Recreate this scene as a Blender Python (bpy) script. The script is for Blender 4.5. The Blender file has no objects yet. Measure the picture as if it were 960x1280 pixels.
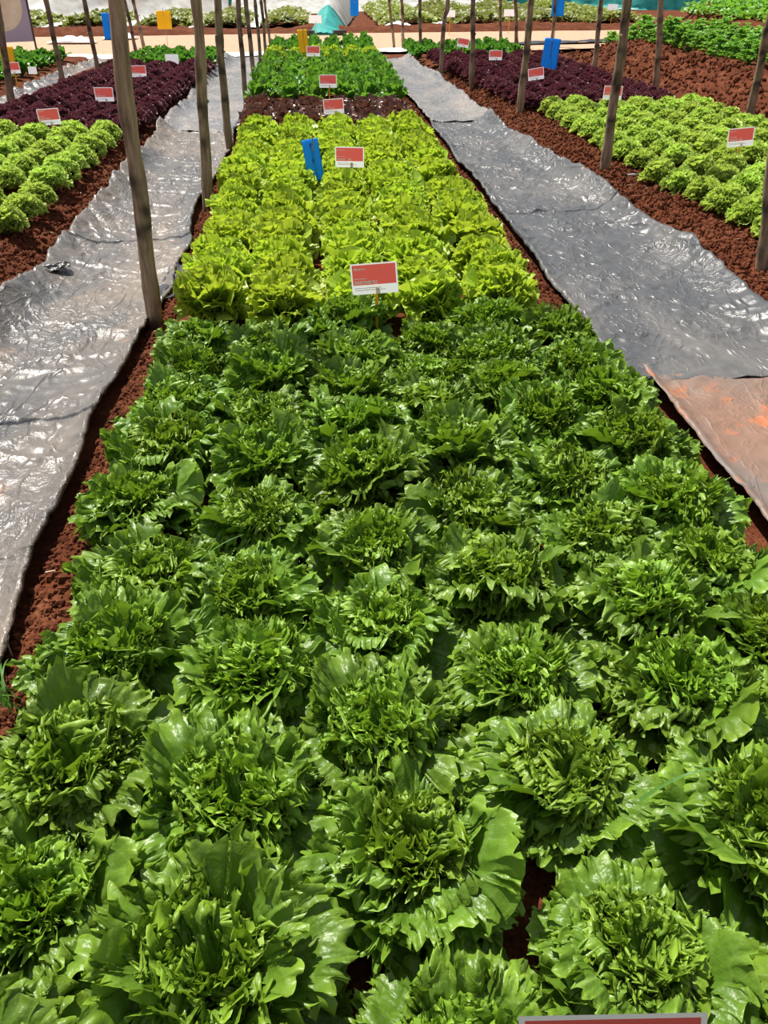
import bpy, math, random
import numpy as np
from mathutils import Vector, Matrix

SC = bpy.context.scene
COL = SC.collection
RNG = np.random.default_rng(11)
random.seed(5)
F, PITCH, YAW, HC = 961.0, math.radians(35.3), math.radians(4.4), 1.5


# ------------------------------------------------------------------ camera and measuring
def ray(px, py):
    u = (px - 480) / F; v = (640 - py) / F
    fw = math.cos(PITCH) + v * math.sin(PITCH)
    up = -math.sin(PITCH) + v * math.cos(PITCH)
    return Vector((u * math.cos(YAW) + fw * math.sin(YAW), -u * math.sin(YAW) + fw * math.cos(YAW), up))


def P(px, py, z=0.0):
    d = ray(px, py)
    t = (z - HC) / d.z
    return Vector((d.x * t, d.y * t, z))


cam = bpy.data.cameras.new('camera')
cam.sensor_fit = 'VERTICAL'; cam.sensor_height = 36; cam.lens = F / 1280 * 36
cam.clip_end = 500; cam.clip_start = .02
co = bpy.data.objects.new('camera', cam); COL.objects.link(co)
co.location = (0, 0, HC)
co.rotation_euler = (math.pi / 2 - PITCH, 0, -YAW)
SC.camera = co


# ------------------------------------------------------------------ noise
def _h(ix, iy, s):
    n = (ix.astype(np.int64) * 374761393 + iy.astype(np.int64) * 668265263 + s * 974634777) & 0x7fffffff
    n = ((n ^ (n >> 13)) * 1274126177) & 0x7fffffff
    return ((n ^ (n >> 16)) & 0xffff) / 65535.0


def vn(x, y, s=0):
    x = np.asarray(x, float); y = np.asarray(y, float)
    ix = np.floor(x); iy = np.floor(y); fx = x - ix; fy = y - iy
    fx = fx * fx * (3 - 2 * fx); fy = fy * fy * (3 - 2 * fy)
    ix = ix.astype(int); iy = iy.astype(int)
    a = _h(ix, iy, s); b = _h(ix + 1, iy, s); c = _h(ix, iy + 1, s); d = _h(ix + 1, iy + 1, s)
    return ((a + (b - a) * fx) * (1 - fy) + (c + (d - c) * fx) * fy) * 2 - 1


def fbm(x, y, s=0, o=4):
    t = 0; a = 1.0; n = 0
    for i in range(o):
        t = t + a * vn(x * 2 ** i + 17 * i, y * 2 ** i - 9 * i, s + i); n += a; a *= .5
    return t / n


def worley(x, y, s=0):
    ix = np.floor(x).astype(int); iy = np.floor(y).astype(int)
    best = np.full(np.shape(x), 9.0)
    for dx in (-1, 0, 1):
        for dy in (-1, 0, 1):
            cx = ix + dx + _h(ix + dx, iy + dy, s); cy = iy + dy + _h(ix + dx, iy + dy, s + 7)
            best = np.minimum(best, np.hypot(x - cx, y - cy))
    return best


# ------------------------------------------------------------------ mesh helpers
def mesh(name, V, Fc, mat=None, uv=None, smooth=True):
    me = bpy.data.meshes.new(name)
    V = np.asarray(V, np.float32).reshape(-1, 3)
    if isinstance(Fc, np.ndarray):
        n, k = Fc.shape
        me.vertices.add(len(V)); me.vertices.foreach_set('co', V.ravel())
        me.loops.add(n * k); me.loops.foreach_set('vertex_index', Fc.ravel().astype(np.int32))
        me.polygons.add(n)
        me.polygons.foreach_set('loop_start', np.arange(0, n * k, k, dtype=np.int32))
        me.polygons.foreach_set('loop_total', np.full(n, k, np.int32))
        me.polygons.foreach_set('use_smooth', np.full(n, smooth))
        me.update(calc_edges=True)
    else:
        me.from_pydata([tuple(v) for v in V], [], Fc)
        for p in me.polygons: p.use_smooth = smooth
    if uv is not None:
        l = me.uv_layers.new(name='UVMap')
        idx = np.empty(len(me.loops), np.int32); me.loops.foreach_get('vertex_index', idx)
        l.data.foreach_set('uv', np.asarray(uv, np.float32)[idx].ravel())
    if mat: me.materials.append(mat)
    return me


def link(name, data, parent=None, loc=(0, 0, 0), rot=(0, 0, 0), scale=(1, 1, 1)):
    o = bpy.data.objects.new(name, data); COL.objects.link(o)
    o.location = loc; o.rotation_euler = rot; o.scale = scale
    if parent: o.parent = parent
    return o


def tag(o, label=None, cat=None, group=None, kind=None):
    for k, v in (('label', label), ('category', cat), ('group', group), ('kind', kind)):
        if v: o[k] = v
    return o


def gridF(nu, nv):
    i = np.arange(nu - 1)[:, None]; j = np.arange(nv - 1)[None, :]
    a = i * nv + j
    return np.stack([a, a + nv, a + nv + 1, a + 1], -1).reshape(-1, 4)


class MB:
    def __init__(s): s.v = []; s.f = []
    def add(s, v, f):
        b = len(s.v); s.v += [tuple(q) for q in v]; s.f += [tuple(i + b for i in q) for q in f]
    def box(s, c, d, M=None):
        x, y, z = d[0] / 2, d[1] / 2, d[2] / 2
        v = [Vector((sx * x, sy * y, sz * z)) for sx in (-1, 1) for sy in (-1, 1) for sz in (-1, 1)]
        if M: v = [M @ q for q in v]
        v = [q + Vector(c) for q in v]
        s.add(v, [(0, 1, 3, 2), (4, 6, 7, 5), (0, 4, 5, 1), (2, 3, 7, 6), (0, 2, 6, 4), (1, 5, 7, 3)])
    def tube(s, pts, rs, n=10):
        v = []; f = []
        for k, p in enumerate(pts):
            p = Vector(p)
            t = (Vector(pts[min(k + 1, len(pts) - 1)]) - Vector(pts[max(k - 1, 0)])).normalized()
            a = t.cross(Vector((0, 1, .03))).normalized() if abs(t.y) < .9 else t.cross(Vector((1, 0, 0))).normalized()
            b = t.cross(a)
            r = rs[k] if hasattr(rs, '__len__') else rs
            for j in range(n):
                w = 2 * math.pi * j / n
                v.append(p + (a * math.cos(w) + b * math.sin(w)) * r)
        for k in range(len(pts) - 1):
            for j in range(n):
                f.append((k * n + j, k * n + (j + 1) % n, (k + 1) * n + (j + 1) % n, (k + 1) * n + j))
        f.append(tuple(range(n))[::-1]); f.append(tuple(range((len(pts) - 1) * n, len(pts) * n)))
        s.add(v, f)
    def me(s, name, mat, smooth=False): return mesh(name, s.v, s.f, mat, smooth=smooth)


# ------------------------------------------------------------------ materials
def newmat(name):
    m = bpy.data.materials.new(name); m.use_nodes = True
    nt = m.node_tree; nt.nodes.clear()
    out = nt.nodes.new('ShaderNodeOutputMaterial')
    return m, nt, out


def nd(nt, t, **kw):
    n = nt.nodes.new(t)
    for k, v in kw.items():
        if k in n.inputs.keys() if isinstance(k, str) else False: n.inputs[k].default_value = v
        else: setattr(n, k, v)
    return n


def ramp(nt, fac, stops):
    r = nt.nodes.new('ShaderNodeValToRGB')
    while len(r.color_ramp.elements) < len(stops): r.color_ramp.elements.new(.5)
    for e, (p, c) in zip(r.color_ramp.elements, stops):
        e.position = p; e.color = (*c, 1) if len(c) == 3 else c
    nt.links.new(fac, r.inputs[0]); return r.outputs[0]


def mixc(nt, fac, a, b, mode='MIX'):
    m = nt.nodes.new('ShaderNodeMix'); m.data_type = 'RGBA'; m.blend_type = mode
    for s, v in ((m.inputs[0], fac), (m.inputs[6], a), (m.inputs[7], b)):
        if hasattr(v, 'node'): nt.links.new(v, s)
        elif isinstance(v, (int, float)): s.default_value = v
        else: s.default_value = (*v, 1)
    return m.outputs[2]


def math_(nt, op, a, b=0.0, c=None):
    m = nt.nodes.new('ShaderNodeMath'); m.operation = op
    for s, v in zip(m.inputs, (a, b, c)):
        if v is None: continue
        if hasattr(v, 'node'): nt.links.new(v, s)
        else: s.default_value = v
    return m.outputs[0]


def plain(name, col, rough=.6, spec=.5, noise=None, tr=0):
    m, nt, out = newmat(name)
    b = nd(nt, 'ShaderNodeBsdfPrincipled'); b.inputs['Roughness'].default_value = rough
    b.inputs['Specular IOR Level'].default_value = spec
    if noise:
        tc = nd(nt, 'ShaderNodeTexCoord'); n = nd(nt, 'ShaderNodeTexNoise'); n.inputs['Scale'].default_value = noise[0]
        n.inputs['Detail'].default_value = 4
        nt.links.new(tc.outputs['Object'], n.inputs['Vector'])
        nt.links.new(ramp(nt, n.outputs[0], [(.3, noise[1]), (.7, col)]), b.inputs['Base Color'])
    else: b.inputs['Base Color'].default_value = (*col, 1)
    if tr:
        t = nd(nt, 'ShaderNodeBsdfTranslucent'); t.inputs['Color'].default_value = (*col, 1)
        mx = nd(nt, 'ShaderNodeMixShader'); mx.inputs[0].default_value = tr
        nt.links.new(b.outputs[0], mx.inputs[1]); nt.links.new(t.outputs[0], mx.inputs[2]); nt.links.new(mx.outputs[0], out.inputs[0]); return m
    nt.links.new(b.outputs[0], out.inputs[0]); return m


def leafmat(name, col, edge, vein, trans, rough=.4, tw=.4, spec=.5, veins=1.0, bump=.5, bs=70, var=.18):
    """col = blade, edge = margin, vein = ribs; u across the fan, v from base to margin"""
    m, nt, out = newmat(name)
    uvn = nd(nt, 'ShaderNodeUVMap'); sep = nd(nt, 'ShaderNodeSeparateXYZ'); nt.links.new(uvn.outputs[0], sep.inputs[0])
    u, v = sep.outputs[0], sep.outputs[1]
    tc = nd(nt, 'ShaderNodeTexCoord')
    n1 = nd(nt, 'ShaderNodeTexNoise'); n1.inputs['Scale'].default_value = bs; n1.inputs['Detail'].default_value = 3
    nt.links.new(tc.outputs['Object'], n1.inputs['Vector'])
    n2 = nd(nt, 'ShaderNodeTexNoise'); n2.inputs['Scale'].default_value = 9; n2.inputs['Detail'].default_value = 2
    nt.links.new(tc.outputs['Object'], n2.inputs['Vector'])
    # midrib: |u-.5| small, thinner towards the margin
    du = math_(nt, 'ABSOLUTE', math_(nt, 'SUBTRACT', u, .5))
    w = math_(nt, 'DIVIDE', .012, math_(nt, 'ADD', v, .08))
    mid = math_(nt, 'SUBTRACT', 1.0, math_(nt, 'DIVIDE', du, w)); mid = math_(nt, 'MAXIMUM', mid, 0.0)
    # radiating side veins
    fe = math_(nt, 'SUBTRACT', v, math_(nt, 'MULTIPLY', math_(nt, 'MULTIPLY', du, v), 1.25))
    ph = math_(nt, 'ADD', math_(nt, 'MULTIPLY', fe, 26.0), math_(nt, 'MULTIPLY', n1.outputs[0], 1.6))
    sv = math_(nt, 'POWER', math_(nt, 'ABSOLUTE', math_(nt, 'SINE', ph)), 9.0)
    sv = math_(nt, 'SUBTRACT', sv, math_(nt, 'MULTIPLY', v, .35)); sv = math_(nt, 'MAXIMUM', sv, 0.0)
    vv = math_(nt, 'MINIMUM', math_(nt, 'ADD', mid, math_(nt, 'MULTIPLY', sv, .38 * veins)), 1.0)
    em = math_(nt, 'POWER', v, 9.0)
    base = mixc(nt, em, col, edge)
    base = mixc(nt, math_(nt, 'MULTIPLY', vv, .8), base, vein)
    dark = tuple(c * (1 - var * 2) for c in col)
    base = mixc(nt, math_(nt, 'MULTIPLY', math_(nt, 'SUBTRACT', n2.outputs[0], .35), 1.3), base, dark)
    oi = nd(nt, 'ShaderNodeObjectInfo')
    hs = nd(nt, 'ShaderNodeHueSaturation')
    nt.links.new(math_(nt, 'ADD', math_(nt, 'MULTIPLY', oi.outputs['Random'], .014), .493), hs.inputs['Hue'])
    nt.links.new(math_(nt, 'ADD', math_(nt, 'MULTIPLY', oi.outputs['Random'], var * 1.4), 1 - var * .7), hs.inputs['Value'])
    nt.links.new(base, hs.inputs['Color'])
    b = nd(nt, 'ShaderNodeBsdfPrincipled')
    nt.links.new(hs.outputs[0], b.inputs['Base Color'])
    b.inputs['Roughness'].default_value = rough; b.inputs['Specular IOR Level'].default_value = spec
    bp = nd(nt, 'ShaderNodeBump'); bp.inputs['Strength'].default_value = bump; bp.inputs['Distance'].default_value = .004
    nt.links.new(math_(nt, 'SUBTRACT', n1.outputs[0], math_(nt, 'MULTIPLY', vv, .35)), bp.inputs['Height'])
    nt.links.new(bp.outputs[0], b.inputs['Normal'])
    t = nd(nt, 'ShaderNodeBsdfTranslucent'); t.inputs['Color'].default_value = (*trans, 1)
    tm = mixc(nt, .5, hs.outputs[0], trans); nt.links.new(tm, t.inputs['Color'])
    nt.links.new(bp.outputs[0], t.inputs['Normal'])
    mx = nd(nt, 'ShaderNodeMixShader'); mx.inputs[0].default_value = tw
    nt.links.new(b.outputs[0], mx.inputs[1]); nt.links.new(t.outputs[0], mx.inputs[2])
    nt.links.new(mx.outputs[0], out.inputs[0]); return m


def soilmat(name, c1, c2, c3, bscale=60, bstr=.8):
    m, nt, out = newmat(name)
    tc = nd(nt, 'ShaderNodeTexCoord')
    n = nd(nt, 'ShaderNodeTexNoise'); n.inputs['Scale'].default_value = 5; n.inputs['Detail'].default_value = 8; n.inputs['Roughness'].default_value = .7
    n2 = nd(nt, 'ShaderNodeTexNoise'); n2.inputs['Scale'].default_value = bscale; n2.inputs['Detail'].default_value = 6; n2.inputs['Roughness'].default_value = .7
    for q in (n, n2): nt.links.new(tc.outputs['Object'], q.inputs['Vector'])
    c = ramp(nt, n.outputs[0], [(.3, c1), (.52, c2), (.75, c3)])
    c = mixc(nt, ramp(nt, n2.outputs[0], [(.35, (1, 1, 1)), (.6, (0, 0, 0))]), c, c1)
    b = nd(nt, 'ShaderNodeBsdfPrincipled'); b.inputs['Roughness'].default_value = .95; b.inputs['Specular IOR Level'].default_value = .1
    nt.links.new(c, b.inputs['Base Color'])
    bp = nd(nt, 'ShaderNodeBump'); bp.inputs['Strength'].default_value = bstr; bp.inputs['Distance'].default_value = .02
    nt.links.new(n2.outputs[0], bp.inputs['Height']); nt.links.new(bp.outputs[0], b.inputs['Normal'])
    nt.links.new(b.outputs[0], out.inputs[0]); return m


def filmmat(name, gray, dust, mud, dustlo, dusthi, mudlo, rough=.38, bstr=.6, sc=1.0):
    m, nt, out = newmat(name)
    tc = nd(nt, 'ShaderNodeTexCoord')
    mp = nd(nt, 'ShaderNodeMapping'); mp.inputs['Scale'].default_value = (1, .45, 1)
    nt.links.new(tc.outputs['Object'], mp.inputs['Vector'])
    n = nd(nt, 'ShaderNodeTexNoise'); n.inputs['Scale'].default_value = 1.6 * sc; n.inputs['Detail'].default_value = 7; n.inputs['Roughness'].default_value = .62
    n.inputs['Distortion'].default_value = .6
    nt.links.new(mp.outputs[0], n.inputs['Vector'])
    n3 = nd(nt, 'ShaderNodeTexNoise'); n3.inputs['Scale'].default_value = 3.7; n3.inputs['Detail'].default_value = 9; n3.inputs['Roughness'].default_value = .75
    nt.links.new(tc.outputs['Object'], n3.inputs['Vector'])
    c = mixc(nt, ramp(nt, n.outputs[0], [(dustlo, (0, 0, 0)), (dusthi, (1, 1, 1))]), gray, dust)
    c = mixc(nt, ramp(nt, n3.outputs[0], [(mudlo, (0, 0, 0)), (mudlo + .07, (1, 1, 1))]), c, mud)
    # crinkles: ridged stretched noise and voronoi facets
    w = nd(nt, 'ShaderNodeTexVoronoi'); w.inputs['Scale'].default_value = 19; w.feature = 'F1'; w.distance = 'EUCLIDEAN'
    nw = nd(nt, 'ShaderNodeTexNoise'); nw.inputs['Scale'].default_value = 7; nw.inputs['Detail'].default_value = 5
    nt.links.new(tc.outputs['Object'], nw.inputs['Vector'])
    wv = nd(nt, 'ShaderNodeVectorMath'); wv.operation = 'MULTIPLY_ADD'
    nt.links.new(nw.outputs[1], wv.inputs[0]); wv.inputs[1].default_value = (.35, .35, .35); nt.links.new(tc.outputs['Object'], wv.inputs[2])
    nt.links.new(wv.outputs[0], w.inputs['Vector'])
    r = math_(nt, 'ABSOLUTE', math_(nt, 'SUBTRACT', n.outputs[0], .5))
    n4 = nd(nt, 'ShaderNodeTexNoise'); n4.inputs['Scale'].default_value = 22; n4.inputs['Detail'].default_value = 5; n4.inputs['Distortion'].default_value = 1.2
    nt.links.new(tc.outputs['Object'], n4.inputs['Vector'])
    rid = math_(nt, 'ABSOLUTE', math_(nt, 'SUBTRACT', n4.outputs[0], .5))
    n5 = nd(nt, 'ShaderNodeTexNoise'); n5.inputs['Scale'].default_value = 1.7; n5.inputs['Detail'].default_value = 2
    nt.links.new(tc.outputs['Object'], n5.inputs['Vector'])
    mk = ramp(nt, n5.outputs[0], [(.42, (.12, .12, .12)), (.62, (1, 1, 1))])
    n6 = nd(nt, 'ShaderNodeTexNoise'); n6.inputs['Scale'].default_value = 5; n6.inputs['Detail'].default_value = 2; n6.inputs['Distortion'].default_value = 1.5
    nt.links.new(mp.outputs[0], n6.inputs['Vector'])
    fold = math_(nt, 'POWER', math_(nt, 'SUBTRACT', 1.0, math_(nt, 'MULTIPLY', math_(nt, 'ABSOLUTE', math_(nt, 'SUBTRACT', n6.outputs[0], .5)), 2.0)), 14.0)
    hgt = math_(nt, 'ADD', math_(nt, 'MULTIPLY', math_(nt, 'MULTIPLY', w.outputs[0], .45), mk), math_(nt, 'MULTIPLY', math_(nt, 'MULTIPLY', rid, 1.1), mk))
    hgt = math_(nt, 'ADD', hgt, math_(nt, 'MULTIPLY', fold, .35))
    hgt = math_(nt, 'ADD', hgt, math_(nt, 'MULTIPLY', r, 1.2))
    b = nd(nt, 'ShaderNodeBsdfPrincipled'); nt.links.new(c, b.inputs['Base Color'])
    rr = math_(nt, 'ADD', math_(nt, 'MULTIPLY', n3.outputs[0], .35), rough - .15)
    nt.links.new(rr, b.inputs['Roughness'])
    bp = nd(nt, 'ShaderNodeBump'); bp.inputs['Strength'].default_value = bstr; bp.inputs['Distance'].default_value = .02
    nt.links.new(hgt, bp.inputs['Height']); nt.links.new(bp.outputs[0], b.inputs['Normal'])
    nt.links.new(b.outputs[0], out.inputs[0]); return m


def barkmat(name, k):
    m, nt, out = newmat(name)
    tc = nd(nt, 'ShaderNodeTexCoord'); mp = nd(nt, 'ShaderNodeMapping'); mp.inputs['Scale'].default_value = (30, 30, 2.5)
    nt.links.new(tc.outputs['Object'], mp.inputs['Vector'])
    n = nd(nt, 'ShaderNodeTexNoise'); n.inputs['Scale'].default_value = 1.5; n.inputs['Detail'].default_value = 8; n.inputs['Roughness'].default_value = .7
    nt.links.new(mp.outputs[0], n.inputs['Vector'])
    n2 = nd(nt, 'ShaderNodeTexNoise'); n2.inputs['Scale'].default_value = 5; nt.links.new(tc.outputs['Object'], n2.inputs['Vector'])
    c = ramp(nt, n.outputs[0], [(.3, tuple(k * q for q in (.06, .038, .024))), (.5, tuple(k * q for q in (.17, .115, .072))), (.72, tuple(k * q for q in (.28, .205, .135)))])
    c = mixc(nt, ramp(nt, n2.outputs[0], [(.5, (0, 0, 0)), (.62, (1, 1, 1))]), c, (.06, .038, .024))
    oi = nd(nt, 'ShaderNodeObjectInfo'); hs = nd(nt, 'ShaderNodeHueSaturation')
    nt.links.new(math_(nt, 'ADD', math_(nt, 'MULTIPLY', oi.outputs['Random'], .5), .75), hs.inputs['Value'])
    nt.links.new(c, hs.inputs['Color'])
    b = nd(nt, 'ShaderNodeBsdfPrincipled'); b.inputs['Roughness'].default_value = .85; nt.links.new(hs.outputs[0], b.inputs['Base Color'])
    bp = nd(nt, 'ShaderNodeBump'); bp.inputs['Strength'].default_value = .6; bp.inputs['Distance'].default_value = .006
    nt.links.new(n.outputs[0], bp.inputs['Height']); nt.links.new(bp.outputs[0], b.inputs['Normal'])
    nt.links.new(b.outputs[0], out.inputs[0]); return m


def clothmat(name, col, col2, tw=.4, scale=3):
    m, nt, out = newmat(name)
    tc = nd(nt, 'ShaderNodeTexCoord'); n = nd(nt, 'ShaderNodeTexNoise'); n.inputs['Scale'].default_value = scale; n.inputs['Detail'].default_value = 5
    nt.links.new(tc.outputs['Object'], n.inputs['Vector'])
    c = ramp(nt, n.outputs[0], [(.4, col2), (.6, col)])
    b = nd(nt, 'ShaderNodeBsdfPrincipled'); b.inputs['Roughness'].default_value = .5; nt.links.new(c, b.inputs['Base Color'])
    t = nd(nt, 'ShaderNodeBsdfTranslucent'); nt.links.new(c, t.inputs['Color'])
    mx = nd(nt, 'ShaderNodeMixShader'); mx.inputs[0].default_value = tw
    nt.links.new(b.outputs[0], mx.inputs[1]); nt.links.new(t.outputs[0], mx.inputs[2]); nt.links.new(mx.outputs[0], out.inputs[0]); return m


M = {}
M['batavia'] = leafmat('batavia_leaf', (.088, .180, .015), (.23, .38, .035), (.24, .36, .09), (.26, .44, .01), rough=.40, spec=.45, tw=.26, bump=.9, bs=55)
M['heart'] = leafmat('batavia_heart', (.118, .235, .020), (.27, .44, .035), (.28, .40, .10), (.32, .50, .015), rough=.40, spec=.4, tw=.28, bump=.7, bs=60)
M['lime'] = leafmat('oakleaf_leaf', (.34, .52, .04), (.52, .68, .07), (.5, .6, .14), (.60, .72, .03), rough=.4, tw=.42, bump=.4, veins=.5)
M['lollo'] = leafmat('lollo_leaf', (.43, .62, .095), (.66, .82, .20), (.45, .6, .12), (.52, .68, .07), rough=.45, tw=.38, bump=.3, veins=.3)
M['rossa'] = leafmat('red_leaf', (.15, .050, .062), (.22, .080, .095), (.16, .08, .07), (.26, .05, .08), rough=.42, tw=.2, bump=.3, veins=.3)
M['brown'] = leafmat('brown_leaf', (.115, .042, .03), (.18, .08, .055), (.18, .15, .08), (.22, .08, .04), rough=.3, tw=.2, bump=.4, veins=.3, spec=.8)
M['cos'] = leafmat('cos_leaf', (.085, .235, .026), (.12, .30, .035), (.3, .5, .14), (.28, .58, .03), rough=.38, tw=.38, bump=.4)
M['choi'] = leafmat('dark_leaf', (.06, .21, .025), (.10, .30, .03), (.3, .45, .15), (.2, .5, .03), rough=.36, tw=.35, bump=.4)
M['celery'] = leafmat('celery_leaf', (.14, .36, .04), (.20, .45, .06), (.3, .5, .1), (.35, .65, .04), rough=.45, tw=.38, bump=.3)
M['pale'] = leafmat('pale_leaf', (.22, .27, .055), (.34, .38, .10), (.42, .46, .14), (.38, .44, .07), rough=.5, tw=.3, bump=.2, var=.35)
M['grass'] = leafmat('grass_blade', (.10, .26, .04), (.2, .36, .06), (.2, .4, .1), (.3, .55, .05), tw=.4)
M['soil'] = soilmat('red_soil', (.070, .020, .009), (.165, .050, .021), (.29, .115, .056))
M['clod'] = soilmat('soil_clod', (.085, .026, .013), (.165, .052, .023), (.25, .095, .045), bscale=90, bstr=.5)
M['road'] = soilmat('packed_earth', (.40, .25, .17), (.52, .34, .23), (.58, .41, .30), bscale=14, bstr=.2)
M['film'] = filmmat('grey_film', (.085, .083, .082), (.19, .155, .125), (.26, .15, .095), .42, .62, .62, rough=.33, bstr=.6)
M['filmr'] = filmmat('grey_film_b', (.070, .072, .076), (.15, .14, .13), (.28, .12, .07), .46, .70, .70, rough=.33, bstr=.6)
M['filmfar'] = filmmat('glare_pale_film', (.115, .117, .123), (.20, .18, .165), (.35, .2, .14), .42, .62, .68, rough=.45, bstr=.7)  # far path film: distant glare painted in as a paler grey base
M['muddy'] = filmmat('muddy_film', (.21, .115, .075), (.15, .125, .108), (.36, .12, .045), .42, .62, .54, rough=.5, bstr=.4)
M['whitefilm'] = filmmat('white_film', (.75, .75, .76), (.68, .64, .58), (.5, .35, .25), .45, .8, .70, rough=.5, bstr=.3)
M['blackfilm'] = plain('black_film', (.03, .03, .034), .4)
M['bark'] = barkmat('bark', 1.75); M['palebark'] = barkmat('pale_bark', 2.1)
M['white'] = plain('white_board', (.92, .92, .96), .4, tr=.55)
M['red'] = plain('red_print', (.72, .115, .10), .45, tr=.5)
M['text'] = plain('white_print', (1.0, .98, .98), .35)
M['ink'] = plain('dark_print', (.12, .12, .16), .5)
M['stake'] = plain('yellow_stake', (.9, .55, .03), .5, tr=.3)
M['wood'] = plain('pale_stick', (.45, .34, .2), .7, noise=(30, (.25, .18, .1)))
M['blue'] = plain('blue_trap', (.02, .46, .96), .4, tr=.5)
M['navy'] = plain('dark_mark', (.01, .03, .12), .5)
M['yellow'] = plain('yellow_trap', (.95, .66, .02), .35, tr=.5)
M['lav'] = plain('lavender', (.42, .38, .52), .6)
M['cream'] = plain('cream', (.85, .80, .66), .6, noise=(2.5, (.62, .52, .36)))
M['teal'] = clothmat('teal_sheet', (.02, .36, .33), (.06, .50, .45), .35)
M['tunnel'] = clothmat('white_sheet', (.72, .74, .72), (.58, .56, .50), .35)
M['straw'] = plain('straw', (.5, .4, .26), .7)
M['pipe'] = plain('pale_pipe', (.5, .46, .42), .5)


# ------------------------------------------------------------------ leaves
def leaf(rng, L, Phi, e0, e1, az, wide=1.0, cup=.5, side=.35, k=(4, 11, 27), a=(.04, .05, .035),
         nphi=90, nrho=14, tooth=.06, blister=.012, r0=.008, z0=.02, pw=1.0, bp=1.5, lobes=0, lob=.0, narrow=0.0, mp=4.5, curl=0.0):
    ph = np.linspace(-Phi, Phi, nphi)[:, None] * np.ones((1, nrho))
    s = np.linspace(0, 1, nrho)[None, :]; rho = 1 - (1 - s) ** bp
    rho = rho * np.ones((nphi, 1))
    q = ph / Phi
    th = ph + .10 * np.sin(7 * ph + rng.uniform(0, 6)) + .05 * np.sin(17 * ph + rng.uniform(0, 6))
    p1, p2, p3, p4, p5 = rng.uniform(0, 6.28, 5)
    am = 1 + .45 * np.sin(3.3 * ph + p4) * np.sin(5.1 * ph + p5)
    R = L * (1 - side * np.abs(q) ** 2.6 + .04 * np.sin(5 * ph + p5))
    tri = np.abs(((th * k[2] * 1.37 / 6.283 + p3 / 6.283 + .6 * fbm(th * 3, th * 0, 9, 2)) % 1) * 2 - 1)
    tri2 = np.abs(((th * k[1] / 6.283 + p2) % 1) * 2 - 1)
    R = R * (1 + rho ** 7 * tooth * (tri * 1.2 + tri2 * 1.0 - 1.1) * am)
    if lobes: R = R * (1 + rho ** 3 * lob * (np.abs(np.cos(th * lobes + p1)) ** .6 - .6))
    r = R * rho * np.cos(ph)
    x = R * rho * np.sin(ph) * wide
    if narrow: x = x * (1 - narrow * (1 - rho) ** 1.5)
    k0, k1, k2 = k
    w0 = k0 * th + p1 + 1.2 * fbm(th * 1.5 + p4, th * 0, 1, 2)
    w1 = k1 * th + p2 + 2.6 * fbm(th * k1 / 9 + p5, th * 0 + 2, 2, 2)
    w2 = k2 * th + p3 + 3.0 * fbm(th * k2 / 8 + p1, th * 0 + 5, 4, 2)
    m1 = 1 + .6 * fbm(th * k1 / 6 + p2 * 3, th * 0 + 7, 6, 2) * 2
    sdq = np.abs(q) ** 4; em = 1 - (1 - rho) * (1 - np.abs(q) ** 7); rs = np.clip(rho / .35, 0, 1) ** 1.5
    f1 = em ** mp * rs; f2 = em ** (mp * 1.8) * rs
    w1 = w1 + (1 - rho) * sdq * k1 * .9 * np.sign(q); w2 = w2 + (1 - rho) * sdq * k2 * .9 * np.sign(q)
    w3 = k0 * 2.6 * th + p5 + 2.0 * fbm(th * 2 + p2, rho * 2, 14, 2)
    n = L * (am * a[0] * rho ** 2 * np.sin(w0) + .75 * a[0] * rho ** 4 * np.sin(w3) + a[1] * m1 * f1 * np.sin(w1) + a[2] * am * f2 * np.sin(w2) - curl * rho ** 10)
    tg = L * (f2 * a[2] * .6 * np.cos(w2) + f1 * a[1] * m1 * .5 * np.sin(2 * w1 + .6))
    rd = L * (f1 * a[1] * m1 * .35 * np.cos(w1 + 1.0) + f2 * a[2] * .5 * np.cos(w2 + 2) - curl * .5 * rho ** 12)
    x = x + tg * np.cos(ph) + rd * np.sin(ph)
    r = r - tg * np.sin(ph) + rd * np.cos(ph)
    n = n + blister * L * 4 * fbm(x / L * 14 + p1 * 9, r / L * 11 + p2 * 9, 3, 3) * rho * (1.2 - rho * .6)
    n = n + cup * x * x / L + x * rng.uniform(-.35, .35) * rho
    rr = np.clip(r / L, -.05, 1.25)
    tt = np.linspace(0, 1.25, 60); e = e0 + (e1 - e0) * np.clip(tt, 0, 1.25) ** pw
    cx = np.concatenate([[0], np.cumsum(np.cos((e[1:] + e[:-1]) / 2)) * (tt[1] - tt[0])]) * L
    cz = np.concatenate([[0], np.cumsum(np.sin((e[1:] + e[:-1]) / 2)) * (tt[1] - tt[0])]) * L
    er = np.interp(rr, tt, e); X = np.interp(rr, tt, cx) + r0; Z = np.interp(rr, tt, cz) + z0
    X = X - n * np.sin(er); Z = Z + n * np.cos(er)
    Z = np.maximum(Z, .004 + .01 * (1 + np.sin(x * 60)))
    ca, sa = math.cos(az), math.sin(az)
    V = np.stack([X * ca - x * sa, X * sa + x * ca, Z], -1).reshape(-1, 3)
    uv = np.stack([(q + 1) / 2, rho], -1).reshape(-1, 2)
    return V, gridF(nphi, nrho), uv


def join(parts):
    Vs, Fs, Us = [], [], []; b = 0
    for V, Fc, U in parts:
        Vs.append(V); Fs.append(Fc + b); Us.append(U); b += len(V)
    return np.concatenate(Vs), np.concatenate(Fs), np.concatenate(Us)


D = math.radians


def ring(rng, n, f, jit=.25):
    a0 = rng.uniform(0, 6.28)
    return [f(a0 + 6.283 * i / n + rng.uniform(-jit, jit)) for i in range(n)]


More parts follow.
